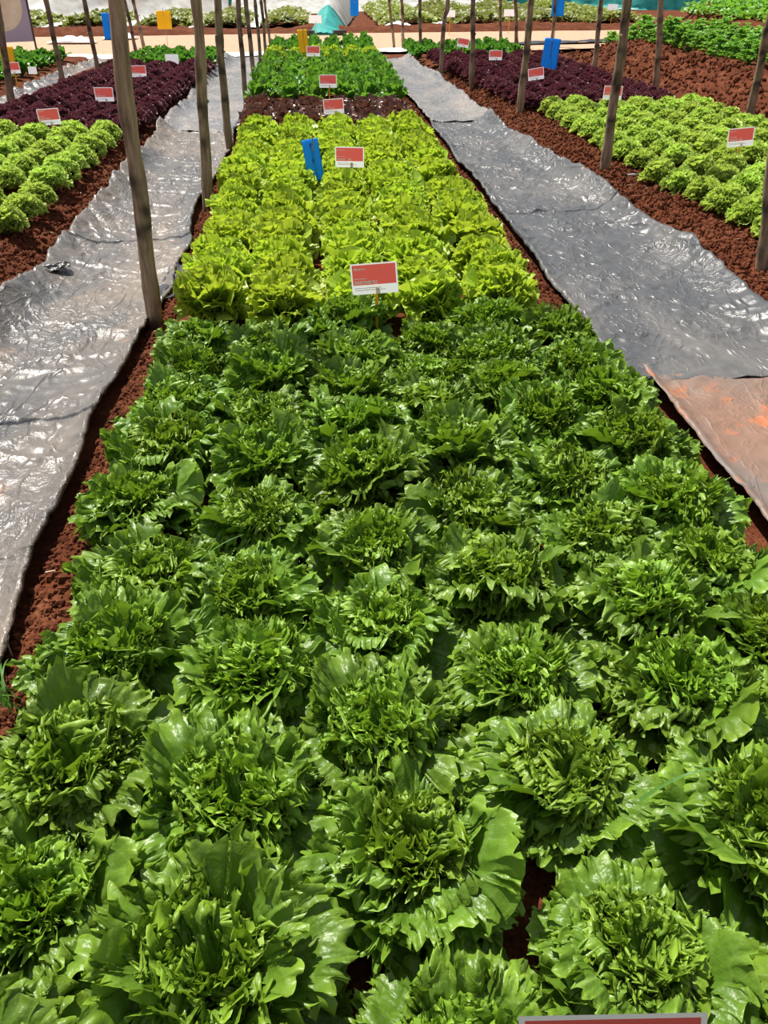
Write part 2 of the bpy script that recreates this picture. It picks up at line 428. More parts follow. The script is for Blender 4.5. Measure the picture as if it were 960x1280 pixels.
def batavia(seed):
    r = np.random.default_rng(seed); U = r.uniform
    kw = dict(bp=2.2, side=.32)
    g = ring(r, 5, lambda az: leaf(r, U(.18, .225), D(66), D(U(24, 46)), D(U(-40, 15)), az, cup=U(-.4, .6), k=(4, 30, 84), a=(.085, .052, .018), nphi=190, nrho=24, tooth=.06, mp=8, curl=U(.0, .08), z0=.012, blister=.018, **kw), .5)
    g += ring(r, 5, lambda az: leaf(r, U(.175, .22), D(62), D(U(42, 64)), D(U(-60, 35)), az, cup=U(-.2, .9), k=(5, 34, 92), a=(.085, .056, .020), nphi=190, nrho=24, tooth=.065, mp=7, curl=U(.0, .14), z0=.02, blister=.018, **kw), .5)
    g += ring(r, 6, lambda az: leaf(r, U(.15, .20), D(56), D(U(54, 76)), D(U(-60, 50)), az, wide=.95, cup=U(.0, 1.2), k=(6, 40, 108), a=(.085, .062, .024), nphi=190, nrho=22, tooth=.07, mp=7, curl=U(-.05, .2), z0=.025, blister=.018, **kw), .5)
    h = ring(r, 7, lambda az: leaf(r, U(.13, .165), D(58), D(U(64, 80)), D(U(-30, 65)), az, wide=.95, cup=U(.0, 1.8), k=(10, 58, 150), a=(.085, .070, .026), nphi=180, nrho=22, tooth=.07, mp=8, curl=U(-.05, .2), z0=.03, blister=.022, **kw), .5)
    h += ring(r, 7, lambda az: leaf(r, U(.12, .155), D(56), D(U(72, 84)), D(U(-10, 75)), az, wide=.95, cup=U(.0, 2.0), k=(13, 68, 165), a=(.09, .080, .030), nphi=180, nrho=20, tooth=.08, mp=7, curl=U(-.05, .22), z0=.035, blister=.022, **kw), .5)
    h += ring(r, 7, lambda az: leaf(r, U(.095, .14), D(52), D(U(78, 89)), D(U(10, 80)), az, wide=.95, cup=U(0, 1.6), k=(16, 76, 180), a=(.10, .09, .034), nphi=170, nrho=18, tooth=.09, mp=6, curl=U(-.05, .2), z0=.04, r0=.002, blister=.022, **kw), .5)
    return join(g), join(h)


def oakleaf(seed, hi=1.0):
    r = np.random.default_rng(seed); U = r.uniform
    kw = dict(tooth=.0, blister=.012, nphi=int(84 * hi), nrho=13, bp=1.9)
    g = ring(r, 7, lambda az: leaf(r, U(.15, .18), D(64), D(U(45, 62)), D(U(-50, 15)), az, k=(5, 24, 52), a=(.07, .05, .010), lobes=6, lob=.16, mp=5, **kw))
    g += ring(r, 7, lambda az: leaf(r, U(.17, .205), D(60), D(U(60, 75)), D(U(-40, 35)), az, k=(5, 26, 56), a=(.08, .06, .012), lobes=7, lob=.16, mp=5, **kw))
    g += ring(r, 8, lambda az: leaf(r, U(.18, .22), D(50), D(U(72, 82)), D(U(-10, 60)), az, k=(6, 30, 60), a=(.08, .07, .014), lobes=8, lob=.15, cup=1, mp=5, **kw))
    g += ring(r, 8, lambda az: leaf(r, U(.18, .22), D(42), D(U(80, 88)), D(U(35, 80)), az, k=(8, 34, 66), a=(.08, .08, .016), lobes=9, lob=.15, cup=1, mp=5, **kw))
    g += ring(r, 5, lambda az: leaf(r, U(.16, .19), D(36), D(U(84, 89)), D(U(50, 85)), az, k=(9, 36, 70), a=(.08, .1, .02), lobes=9, lob=.15, cup=1, mp=4, r0=.001, **kw))
    return join(g)


def lollo(seed, hi=1.0, size=1.0):
    """a tight dome of crisped margins"""
    r = np.random.default_rng(seed); U = r.uniform; g = []
    for i, (n, el, L) in enumerate(((9, 22, .145), (9, 38, .15), (8, 53, .155), (6, 68, .16), (4, 82, .16))):
        g += ring(r, n, lambda az: leaf(r, L * size * U(.92, 1.06), D(36), D(el + U(-5, 5) + 12), D(el + U(-12, 6) - 10), az, wide=1.1, cup=.6, side=.22,
                                        k=(8, 46, 88), a=(.06, .085, .022), nphi=int(100 * hi), nrho=12, tooth=.05, mp=5, bp=1.9, blister=.008, z0=.012, r0=.004))
    return join(g)


def cos(seed):
    r = np.random.default_rng(seed); U = r.uniform
    kw = dict(tooth=.01, blister=.03, narrow=.5, k=(6, 14, 30), a=(.05, .04, .01), nphi=26, nrho=9, side=.6)
    g = ring(r, 7, lambda az: leaf(r, U(.18, .24), D(40), D(U(50, 70)), D(U(0, 50)), az, wide=.75, cup=.6, **kw))
    g += ring(r, 8, lambda az: leaf(r, U(.22, .27), D(34), D(U(70, 82)), D(U(30, 75)), az, wide=.75, cup=.8, **kw))
    g += ring(r, 7, lambda az: leaf(r, U(.22, .27), D(28), D(U(78, 88)), D(U(60, 88)), az, wide=.75, cup=1, **kw))
    return join(g)


def flatred(seed):
    r = np.random.default_rng(seed); U = r.uniform
    kw = dict(tooth=.03, blister=.03, nphi=46, nrho=9)
    g = ring(r, 7, lambda az: leaf(r, U(.15, .18), D(55), D(U(25, 40)), D(U(-20, 15)), az, k=(5, 11, 22), a=(.07, .08, .05), lobes=4, lob=.25, **kw))
    g += ring(r, 8, lambda az: leaf(r, U(.14, .17), D(50), D(U(50, 62)), D(U(0, 35)), az, k=(5, 12, 24), a=(.08, .1, .05), lobes=4, lob=.25, **kw))
    g += ring(r, 8, lambda az: leaf(r, U(.12, .15), D(44), D(U(70, 84)), D(U(40, 80)), az, k=(6, 13, 26), a=(.08, .11, .06), lobes=4, lob=.25, **kw))
    return join(g)


def celery(seed):
    r = np.random.default_rng(seed); U = r.uniform; g = []
    for i in range(64):
        el = D(U(5, 88)); az = U(0, 6.28); Rr = U(.16, .34)
        c = Vector((math.cos(az) * math.cos(el) * Rr * .72, math.sin(az) * math.cos(el) * Rr * .72, math.sin(el) * Rr * 1.15 + .03))
        for j in range(3):
            V, Fc, U2 = leaf(r, U(.05, .075), D(62), D(U(20, 70)), D(U(-30, 30)), az + (j - 1) * 1.3 + U(-.4, .4), k=(3, 6, 12), a=(.08, .06, .03), nphi=14, nrho=5, tooth=.15, z0=0.02, r0=0)
            g.append((V + np.array(c), Fc, U2))
        # stalk
        pts = np.array([[0, 0, 0], [c.x * .35, c.y * .35, c.z * .55], list(c)])
        w = .005; V = []
        for p in pts: V += [p + [w, 0, 0], p + [-w, w, 0], p + [-w, -w, 0]]
        Fq = np.array([[k * 3 + j, k * 3 + (j + 1) % 3, k * 3 + 3 + (j + 1) % 3, k * 3 + 3 + j] for k in range(2) for j in range(3)])
        g.append((np.array(V), Fq, np.tile([.5, .1], (9, 1))))
    return join(g)


def build(fn, n, name, mat, seed, **kw):
    out = []
    for i in range(n):
        V, Fc, U = fn(seed + i, **kw); out.append(mesh(name, V, Fc, M[mat], U))
    return out


ORD = ['first', 'second', 'third', 'fourth', 'fifth', 'sixth', 'seventh', 'eighth', 'ninth', 'tenth', 'eleventh', 'twelfth', 'thirteenth',
       'fourteenth', 'fifteenth', 'sixteenth', 'seventeenth', 'eighteenth', 'nineteenth', 'twentieth', 'twenty-first', 'twenty-second',
       'twenty-third', 'twenty-fourth', 'twenty-fifth', 'twenty-sixth', 'twenty-seventh', 'twenty-eighth']
LR = {5: ['leftmost', 'second from left', 'middle', 'second from right', 'rightmost'],
      6: ['leftmost', 'second from left', 'third from left', 'third from right', 'second from right', 'rightmost']}


def lr(i, n):
    if n in LR: return LR[n][i]
    return 'leftmost' if i == 0 else 'rightmost' if i == n - 1 else ORD[i] + ' from left'


def plants(meshes, name, desc, cat, group, cols, rows, zs=0.03, jit=.025, sc=(.9, 1.1), rowword='row', phase=None, only=None, hscale=1.0):
    """cols: x list or function of y; rows: list of y. One object for each plant."""
    for ri, y in enumerate(rows):
        xs = cols(y) if callable(cols) else cols
        for ci, x in enumerate(xs):
            yy = y + (phase[ci % len(phase)] if phase else 0) + random.uniform(-jit, jit)
            xx = x + random.uniform(-jit, jit)
            if only and not only(xx, yy): continue
            s = random.uniform(*sc)
            o = link(name, random.choice(meshes), loc=(xx, yy, zs(xx, yy) if callable(zs) else zs), rot=(random.uniform(-.06, .06), random.uniform(-.06, .06), random.uniform(0, 6.28)), scale=(s, s, s * hscale * random.uniform(.92, 1.06)))
            tag(o, f'{desc}, {lr(ci, len(xs))} in {ORD[ri]} {rowword}', cat, group)


# ------------------------------------------------------------------ ground
def sm(a, b, x):
    t = np.clip((x - a) / (b - a), 0, 1); return t * t * (3 - 2 * t)


def xin_L(y): return -.895 + .03 * np.sin(y * 1.7) + .03 * vn(y * 2.1, y * 0 + 3, 5)
def xout_L(y): return -1.70 - .10 * sm(7, 12, y) + .05 * vn(y * 1.1, y * 0 + 1, 9) + .02 * vn(y * 4, y * 0, 8)
def xin_R(y): return 1.29 + .09 * (1 - sm(1.5, 4, y)) - .12 * sm(11, 16, y) + .02 * vn(y * 2.1, y * 0 + 3, 15)
def xout_R(y): return 2.24 + .06 * (1 - sm(3, 6, y)) - .22 * sm(6, 9, y) - .2 * sm(12, 17, y) + .04 * vn(y * 1.3, y * 0 + 1, 19)


def ground_h(x, y):
    soil = np.ones_like(x)
    h = np.zeros_like(x)
    pl = sm(-1.76, -1.70, x) * (1 - sm(-.94, -.86, x)); pr = sm(1.27, 1.35, x) * (1 - sm(2.02, 2.22, x))
    path = np.maximum(pl, pr)
    cb = sm(-.92, -.8, x) * (1 - sm(1.1, 1.3, x)); h += .035 * cb
    lb = 1 - sm(-2.1, -1.72, x); h += .10 * lb * sm(-4.6, -3.7, x)
    rb = sm(2.1, 2.55, x); rb2 = 1 - sm(4.55, 5.1, x); h += .10 * rb * rb2
    h += rb * sm(5.2, 6.3, x) * .30 - .06 * sm(4.7, 5.1, x) * (1 - sm(5.1, 5.6, x))
    l2 = sm(-4.4, -4.3, x) * (1 - sm(-3.72, -3.62, x)); path = np.maximum(path, l2 * sm(10, 10.5, y))
    h += .08 * (1 - sm(-4.55, -4.4, x))
    rough = (1 - path) * (.45 + .55 * np.maximum(np.maximum((1 - sm(-2.0, -1.95, x)) * 0 + sm(-2.25, -2.05, x) * (1 - sm(-1.74, -1.68, x)), sm(2.0, 2.1, x) * (1 - sm(2.6, 2.8, x))), sm(4.6, 5, x)))
    wx = x + .05 * fbm(x * 9, y * 9, 31, 3); wy = y + .05 * fbm(x * 9, y * 9, 37, 3)
    cl = (.55 - worley(wx * 8, wy * 8, 3)) * (.022 - .010 * sm(4.4, 5, x)) * (1 + fbm(x * 3, y * 3, 2, 2)) + (.5 - worley(wx * 21, wy * 21, 5)) * .014 + fbm(x * 4, y * 4, 8, 5) * (.045 + .05 * sm(4.4, 5, x)) + fbm(x * 40, y * 40, 18, 3) * .012
    h = h + cl * rough - .035 * path - .012 * (1 - path)
    edge = sm(17.9, 18.5, y)
    h = h * (1 - edge) - .01 * edge
    return h


def H(x, y): return float(ground_h(np.array([float(x)]), np.array([float(y)]))[0])


def make_ground():
    xs = np.concatenate([np.arange(-8, -2.4, .06), np.arange(-2.4, 3.2, .018), np.arange(3.2, 9.6, .05)])
    ys = np.concatenate([np.arange(-1.2, 9, .024), np.arange(9, 19, .06)])
    X, Y = np.meshgrid(xs, ys, indexing='ij'); Z = ground_h(X, Y)
    o = link('ground', mesh('ground', np.stack([X, Y, Z], -1), gridF(len(xs), len(ys)), M['soil']))
    tag(o, kind='structure')
    xs = np.arange(-60, 80, 1.0); ys = np.arange(-12, 110, 1.0)
    X, Y = np.meshgrid(xs, ys, indexing='ij'); Z = -.06 + 0 * X + .02 * fbm(X * .3, Y * .3, 4)
    Z = Z - .12 * ((X > -7.5) & (X < 9) & (Y > -1) & (Y < 18.4))
    o = link('terrain', mesh('terrain', np.stack([X, Y, Z], -1), gridF(len(xs), len(ys)), M['soil'])); tag(o, kind='structure')
    # packed earth track crossing behind the beds, with the raised edge of soil on its far side
    xs = np.arange(-40, 40, .25); t = np.linspace(0, 1, 30)
    X, T = np.meshgrid(xs, t, indexing='ij')
    Y0 = 19.0 + .12 * X + .15 * vn(X * .6, X * 0, 2); Y1 = 25.2 + .10 * X + .25 * vn(X * .5, X * 0, 6)
    Y = Y0 + (Y1 - Y0) * T; Z = .012 + .008 * fbm(X, Y, 7, 3)
    o = link('road', mesh('road', np.stack([X, Y, Z], -1), gridF(len(xs), len(t)), M['road'])); tag(o, kind='structure')
    xs = np.arange(-30, 32, .07); t = np.linspace(0, 1, 30)
    X, T = np.meshgrid(xs, t, indexing='ij')
    Y = 25.0 + .10 * X + T * 1.7; Z = np.sin(T * math.pi) ** .7 * (.17 + .06 * vn(X * .8, X * 0, 4)) + .07 * fbm(X * 3, Y * 3, 5, 4) * np.sin(T * math.pi) - .03
    o = link('soil_bank', mesh('soil_bank', np.stack([X, Y, Z], -1), gridF(len(xs), len(t)), M['soil'])); tag(o, kind='structure')


make_ground()


def sheet(name, fin, fout, y0, y1, mat, label, zin, zout, step=.013, nx=72, amp=1.0, seed=0, skirt=True, lie=.0):
    ys = np.arange(y0, y1, step); u = np.linspace(0, 1, nx)
    Yb, Ub = np.meshgrid(ys, u, indexing='ij')
    a = fin(ys)[:, None]; b = fout(ys)[:, None]
    X = a + (b - a) * Ub
    d = (X - a); sgn = np.sign(b - a); din = np.abs(X - a); dout = np.abs(b - X)
    Z = zout * np.exp(-(dout / .10) ** 1.6) + zin * np.exp(-(din / .05) ** 1.6) + lie
    Z = Z * (1 + .35 * vn(Yb * 1.7, Yb * 0 + 5, seed + 3))
    # bunched cross folds near the raised outer edge
    Z += amp * .035 * np.exp(-(dout / .20) ** 2) * np.abs(fbm(Yb * 3.5 + X * 6, Yb * .8 - X * 1.5, seed + 6, 3)) * 1.5
    cr = 1 - np.abs(fbm(X * 1.3 + .3 * Yb, Yb * 3.2 + X * .6, seed + 12, 3)) * 5
    Z += amp * .012 * cr.clip(0, 1) ** 2
    Z += amp * .005 * (1 - np.abs(fbm(X * 14 + Yb * 6, Yb * 9 - X * 7, seed + 14, 3)) * 3.5).clip(0, 1)
    Z += amp * (.012 * fbm(X * 2.5, Yb * 2, seed, 3) + .010 * (1 - np.abs(fbm(X * 3 + Yb * 1.2, Yb * 2.2 - X * 1.5, seed + 2, 3)) * 3).clip(0, 1) ** 3
                + .006 * (1 - np.abs(fbm(X * 9 - Yb * 3, Yb * 5 + X * 4, seed + 4, 3)) * 3).clip(0, 1) ** 2 + .004 * fbm(X * 22, Yb * 18, seed + 1, 3))
    Z += .012
    X = X + .01 * fbm(X * 6, Yb * 6, seed + 9, 2)
    if skirt:   # the free edges turn down
        Z[:, -1] -= np.minimum(.05, Z[:, -1] * .7); Z[:, 0] -= .015
    V = np.stack([X, Yb, Z], -1)
    o = link(name, mesh(name, V, gridF(len(ys), nx), M[mat]))
    so = o.modifiers.new('thick', 'SOLIDIFY'); so.thickness = .0015; so.offset = 0
    tag(o, label, 'plastic sheet'); return o


sheet('plastic_sheet', xin_L, xout_L, -.8, 9.6, 'film', 'dusty grey plastic mulch sheet on the path left of the central bed', .035, .11, seed=20)
sheet('plastic_sheet', xin_L, xout_L, 9.45, 18.1, 'filmfar', 'far stretch of plastic sheet, glare painted in, on the path left of the central bed', .03, .08, step=.035, nx=26, seed=24, lie=.004)
sheet('plastic_sheet', xin_R, xout_R, 2.98, 10.0, 'filmr', 'shiny grey plastic mulch sheet on the path right of the central bed', .03, .10, seed=40, lie=.006)
sheet('plastic_sheet', xin_R, xout_R, 9.85, 17.6, 'filmfar', 'far stretch of plastic sheet, glare painted in, on the path right of the central bed', .03, .09, step=.035, nx=26, seed=44, lie=.01)
sheet('plastic_sheet', lambda y: 1.36 - .02 * np.sin(y * 2), lambda y: 2.75 + 0 * y, -.8, 3.06, 'muddy', 'orange mud-stained plastic sheet at the right edge beside the dark green lettuce', .05, .05, seed=50, amp=.8)
sheet('plastic_sheet', lambda y: -3.66 + .03 * np.sin(y * 1.3), lambda y: -4.32 + .04 * np.sin(y * 2), 10.2, 17.9, 'film', 'crumpled grey plastic sheet on the far left path behind the poles', .14, .05, step=.035, nx=26, seed=60, amp=1.6)


def cross_sheet(pts, w, label, mat, seed, z=.03):
    """a strip of film lying across the ends of the beds"""
    pts = [Vector(p) for p in pts]; V = []; n = 0
    for i in range(len(pts) - 1):
        m = max(2, int((pts[i + 1] - pts[i]).length / .06))
        for j in range(m):
            c = pts[i].lerp(pts[i + 1], j / m); n += 1
            for k in range(14):
                q = k / 13
                V.append((c.x, c.y + w * (q - .5) + .05 * math.sin(c.x * 3 + seed), z + .025 * float(fbm(np.array([c.x * 3.0]), np.array([q * 3 + c.y]), seed)[0]) + .02 * math.sin(q * math.pi)))
    o = link('plastic_sheet', mesh('strip', V, gridF(n, 14), M[mat])); so = o.modifiers.new('t', 'SOLIDIFY'); so.thickness = .002
    tag(o, label, 'plastic sheet')


cross_sheet([(-5.2, 18.3, 0), (-3, 18.4, 0), (-1.0, 18.7, 0)], .95, 'white plastic strip lying across the path ends before the track at left', 'whitefilm', 3, z=.04)
cross_sheet([(.9, 19.2, 0), (2.2, 19.6, 0)], .8, 'white plastic strip across the path end right of the central bed', 'whitefilm', 4, z=.04)
cross_sheet([(3.6, 20.2, 0), (5.2, 21.0, 0), (7.5, 21.6, 0)], .55, 'dark plastic strip along the near edge of the track at right', 'blackfilm', 5, z=.05)


# loose flap of sheet at the foot of the big left pole and on the left bank
def flap(c, sx, sy, rz, label, mat, seed):
    u = np.linspace(-1, 1, 26); X, Y = np.meshgrid(u, u, indexing='ij')
    Z = .02 + .015 * fbm(X * 2, Y * 2, seed, 3) + .03 * np.abs(fbm(X * 1.5, Y * 3, seed + 4, 2))
    Xr = X * sx * (1 + .2 * vn(Y * 2, Y * 0, seed)); Yr = Y * sy * (1 + .2 * vn(X * 2, X * 0, seed + 1))
    V = np.stack([Xr * math.cos(rz) - Yr * math.sin(rz), Xr * math.sin(rz) + Yr * math.cos(rz), Z], -1)
    o = link('plastic_scrap', mesh('flap', V, gridF(26, 26), M[mat]), loc=c); so = o.modifiers.new('t', 'SOLIDIFY'); so.thickness = .002
    tag(o, label, 'plastic scrap')


p = P(213, 360, .03); flap((p.x, p.y + .1, .01), .07, .33, -.1, 'black torn film edge behind the big left pole', 'blackfilm', 5)
p = P(70, 337, .06); flap((p.x, p.y, .05), .075, .05, .5, 'small black film scrap at the outer edge of the left sheet', 'blackfilm', 9)


# clods on the banks: crumbly soil nobody could count
def clods(name, label, area, n, seed, smin=.006, smax=.026):
    r = np.random.default_rng(seed)
    phi = (1 + 5 ** .5) / 2
    ico = np.array([(-1, phi, 0), (1, phi, 0), (-1, -phi, 0), (1, -phi, 0), (0, -1, phi), (0, 1, phi), (0, -1, -phi), (0, 1, -phi), (phi, 0, -1), (phi, 0, 1), (-phi, 0, -1), (-phi, 0, 1)]) / 1.9
    fc = np.array([(0, 11, 5), (0, 5, 1), (0, 1, 7), (0, 7, 10), (0, 10, 11), (1, 5, 9), (5, 11, 4), (11, 10, 2), (10, 7, 6), (7, 1, 8), (3, 9, 4), (3, 4, 2), (3, 2, 6), (3, 6, 8), (3, 8, 9), (4, 9, 5), (2, 4, 11), (6, 2, 10), (8, 6, 7), (9, 8, 1)])
    x, y = area(r, n); z = ground_h(x, y)
    s = smin + (smax - smin) * r.random(n) ** 3.2
    V = ico[None] * (1 + .35 * (r.random((n, 12, 1)) - .5) * 2) * s[:, None, None] * r.uniform(.7, 1.2, (n, 1, 3))
    V = V + np.stack([x, y, z + s * .3], -1)[:, None]
    Fc = (fc[None] + (np.arange(n) * 12)[:, None, None]).reshape(-1, 3)
    o = link(name, mesh(name, V, Fc, M['clod'], smooth=False)); tag(o, label, 'soil', kind='stuff')


def band(x0, x1, y0, y1, p=1.5):
    return lambda r, n: (r.uniform(x0, x1, n), y0 + (y1 - y0) * r.random(n) ** p)


clods('soil_crumbs', 'crumbly red soil on the bank left of the left grey sheet', band(-2.3, -1.7, 3, 15), 14000, 1)
clods('soil_crumbs', 'crumbly red soil between the left grey sheet and the central lettuces', band(-.92, -.76, .6, 14), 7000, 2, .004, .016)
clods('soil_crumbs', 'crumbly red soil on the bank between the right grey sheet and right bed', band(2.1, 2.9, 3.4, 15), 20000, 3)
clods('soil_crumbs', 'thin line of red soil between the central bed and the right sheet', band(1.12, 1.30, 1.5, 14), 5000, 4, .004, .016)
clods('soil_crumbs', 'crumbly red soil at the near right beside the mud-stained sheet', band(2.3, 3.6, -.3, 4.5, 1.0), 9000, 7)
clods('soil_crumbs', 'rough red clods in the wide furrow before the celery bed', band(4.5, 6.4, 7, 19, 1.0), 7000, 5, .008, .045)
clods('soil_crumbs', 'loose red soil under the round lettuces of the right bed', band(2.6, 4.4, 4.2, 7, 1.0), 7000, 6)

# ------------------------------------------------------------------ lettuces of the central bed
heads = [batavia(100 + i) for i in range(8)]
HO = [mesh('outer_leaves', *q[0][:2], M['batavia'], q[0][2]) for q in heads]
HH = [mesh('heart', *q[1][:2], M['heart'], q[1][2]) for q in heads]
spots = {5: [.62, .95, 1.27, 1.60], 0: [.42, .74, 1.04, 1.36, 1.67], 1: [.28, .58, .90, 1.25, 1.58], 2: [.44, .77, 1.09, 1.44, 1.76], 3: [.30, .61, .97, 1.28, 1.60], 4: [.46, .79, 1.12, 1.42, 1.76]}
CX0 = [-.54, -.21, .12, .45, .78, 1.09]; CX1 = [-.58, -.25, .09, .42, .74, 1.04]
near = {}
for c in range(6):
    ys = list(spots[c])
    while ys[-1] < 3.28: ys.append(ys[-1] + .335)
    for k, y in enumerate(ys): near[(c, k)] = y
hr = random.Random(3)
for (c, k), y in near.items():
    t = min(1, max(0, (y - 1.0) / 1.2)); x = CX0[c] * (1 - t) + CX1[c] * t + hr.uniform(-.04, .04)
    if y > 3.45: continue
    i = hr.randrange(8)
    s = hr.uniform(.98, 1.22)
    root = link('frilly_lettuce', None, loc=(x, y + hr.uniform(-.035, .035), .03), rot=(hr.uniform(-.14, .14), hr.uniform(-.14, .14), hr.uniform(0, 6.28)), scale=(s, s, s * hr.uniform(.9, 1.12)))
    tag(root, f'dark green frilly lettuce, {LR[6][c]} column of the near block, {ORD[k]} from the camera', 'lettuce', 'dark green frilly lettuces in the near block of the central bed')
    link('outer_leaves', HO[i], root); h = link('heart', HH[i], root); h['label'] = 'lighter green tightly frilled heart'

lime = build(oakleaf, 7, 'lettuce', 'lime', 300)
rows = [3.72 + .31 * i for i in range(17)]
plants(lime, 'curly_lettuce', 'lime green curly lettuce', 'lettuce', 'lime green lettuces behind the dark green block of the central bed',
       [-.58, -.22, .17, .53, .89], rows, sc=(1.05, 1.2), phase=[.05, -.05, .02, -.04, .04], rowword='row behind the dark ones')
brown = build(flatred, 5, 'lettuce', 'brown', 400)
plants(brown, 'brown_lettuce', 'low brownish red lettuce of the central bed', 'lettuce', 'brownish red lettuces across the central bed',
       [-.68, -.37, -.04, .27, .60, .90], [9.08 + .31 * i for i in range(6)], sc=(1.1, 1.28), rowword='brown row')
cosm = build(cos, 5, 'lettuce', 'cos', 500)
plants(cosm, 'upright_lettuce', 'upright green cos lettuce of the central bed', 'lettuce', 'upright green lettuces in the middle distance of the central bed',
       [-.72, -.36, 0, .34, .68, 1.0], [11.05 + .31 * i for i in range(15)], sc=(1.08, 1.25), rowword='upright row')
plants(lime, 'pale_lettuce', 'pale lime lettuce beyond the upright green block', 'lettuce', 'pale lime lettuces far down the central bed',
       [-.72, -.36, 0, .34, .68, 1.0], [15.8, 16.15, 16.5], sc=(1.0, 1.15), rowword='pale row', hscale=1.25)
choi = build(cos, 4, 'leafy_green', 'choi', 600)
plants(choi, 'leafy_green', 'dark leafy green ending the central bed', 'leafy green', 'dark leafy greens at the far end of the central bed',
       [-.72, -.36, 0, .34, .68, 1.0], [17.0 + .32 * i for i in range(5)], sc=(1.0, 1.25), hscale=1.15, rowword='dark row')

# ------------------------------------------------------------------ right bed
lol = build(lollo, 7, 'lettuce', 'lollo', 700)
for i, (x, y) in enumerate([(2.68, 6.30), (2.72, 5.98), (2.80, 5.72), (2.82, 5.40), (2.84, 5.08), (2.86, 4.76), (2.88, 4.44),
                            (3.04, 6.42), (3.10, 6.10), (3.15, 5.80), (3.18, 5.50), (3.20, 5.18), (3.36, 6.50), (3.44, 6.20), (3.50, 5.90), (3.54, 5.58), (3.72, 6.45), (3.78, 6.15), (3.86, 6.45 - .02)]):
    s = random.uniform(.95, 1.1)
    o = link('round_lettuce', lol[i % 7], loc=(x - .02, y, .075), rot=(0, 0, random.uniform(0, 6.28)), scale=(s, s, s * 1.1))
    line = 'front edge line' if i < 7 else 'second line' if i < 12 else 'third line' if i < 16 else 'fourth line'
    k = i if i < 7 else i - 7 if i < 12 else i - 12 if i < 16 else i - 16
    tag(o, f'green lettuce ball in the small right plot, {line}, {ORD[k]} from its back', 'lettuce', 'round green lettuces of the small right plot')
plants(lol, 'frilly_lime_lettuce', 'lime frilly lettuce of the right bed', 'lettuce', 'bright lime frilly lettuces of the right bed behind the cross pipe',
       [2.72, 3.06, 3.40, 3.74, 4.08, 4.40], [6.88 + .33 * i for i in range(10)], zs=.085, sc=(1.0, 1.16), phase=[0, .1, -.05, .08, -.03, .06], rowword='row from its front', hscale=1.05)
ros = build(lollo, 6, 'lettuce', 'rossa', 800, hi=.75)
plants(ros, 'purple_lettuce', 'dark purple frilly lettuce of the right bed', 'lettuce', 'dark purple lettuces of the right bed',
       lambda y: [2.62 - .07 * (y - 10), 2.95 - .06 * (y - 10), 3.28 - .05 * (y - 10), 3.6 - .04 * (y - 10), 3.92 - .03 * (y - 10), 4.25 - .02 * (y - 10)],
       [10.25 + .30 * i for i in range(21)], zs=.08, sc=(.98, 1.15), rowword='purple row', hscale=1.0)
plants(choi, 'leafy_green', 'leafy green behind the right purple lettuces', 'leafy green', 'leafy greens at the far end of the right bed',
       [1.95, 2.28, 2.6, 2.92, 3.24, 3.56, 3.85], [16.8 + .36 * i for i in range(5)], zs=.06, sc=(.85, 1.05), rowword='green row')
cel = build(celery, 4, 'celery_plant', 'celery', 900)
plants(cel, 'celery_plant', 'bushy bright green celery at far right', 'celery plant', 'bushy celery plants on the raised far right bed',
       [6.6, 7.1, 7.6], [10.4 + .46 * i for i in range(21)], zs=lambda x, y: H(x, y) - .01, sc=(.8, .98), rowword='row')

# ------------------------------------------------------------------ left beds
plants(lol, 'frilly_lime_lettuce', 'bright lime frilly lettuce of the left bed', 'lettuce', 'bright lime frilly lettuces of the left bed',
       [-3.4, -3.06, -2.72, -2.38, -2.05], [6.4 + .33 * i for i in range(7)], zs=.085, sc=(1.02, 1.18), phase=[0, .1, -.05, .08, -.03], rowword='lime row', hscale=1.05)
for i, (x, y) in enumerate([(-2.03, 5.28), (-2.02, 5.62), (-2.02, 5.95), (-2.36, 5.62), (-2.38, 5.95)]):
    o = link('round_lettuce', lol[i % 7], loc=(x, y, .085), rot=(0, 0, i * 1.3), scale=(1, 1, 1))
    tag(o, 'darker green lettuce ball ending the left bed nearest the camera, ' + ['first on its edge', 'second on its edge', 'third on its edge', 'inner front', 'inner back'][i], 'lettuce', 'green lettuce balls at the near end of the left bed')
plants(ros, 'purple_lettuce', 'dark purple frilly lettuce of the left bed', 'lettuce', 'dark purple lettuces of the left bed',
       lambda y: [-3.5 + .05 * (y - 9), -3.2 + .05 * (y - 9), -2.88 + .05 * (y - 9), -2.56 + .04 * (y - 9), -2.25 + .035 * (y - 9), -1.99 + .03 * (y - 9)],
       [8.78 + .30 * i for i in range(21)], zs=.08, sc=(.98, 1.15), rowword='purple row')
plants(choi, 'leafy_green', 'leafy green behind the left purple lettuces', 'leafy green', 'leafy greens at the far end of the left bed',
       [-3.1, -2.8, -2.5, -2.2, -1.85], [15.2 + .36 * i for i in range(6)], zs=.06, sc=(.9, 1.1), rowword='green row')
plants(choi, 'leafy_green', 'leafy green of the outermost left bed', 'leafy green', 'leafy greens of the outermost left bed beyond its sheet',
       [-6.1, -5.75, -5.4, -5.05, -4.7], [11.2 + .36 * i for i in range(17)], zs=.06, sc=(.85, 1.0), rowword='row')


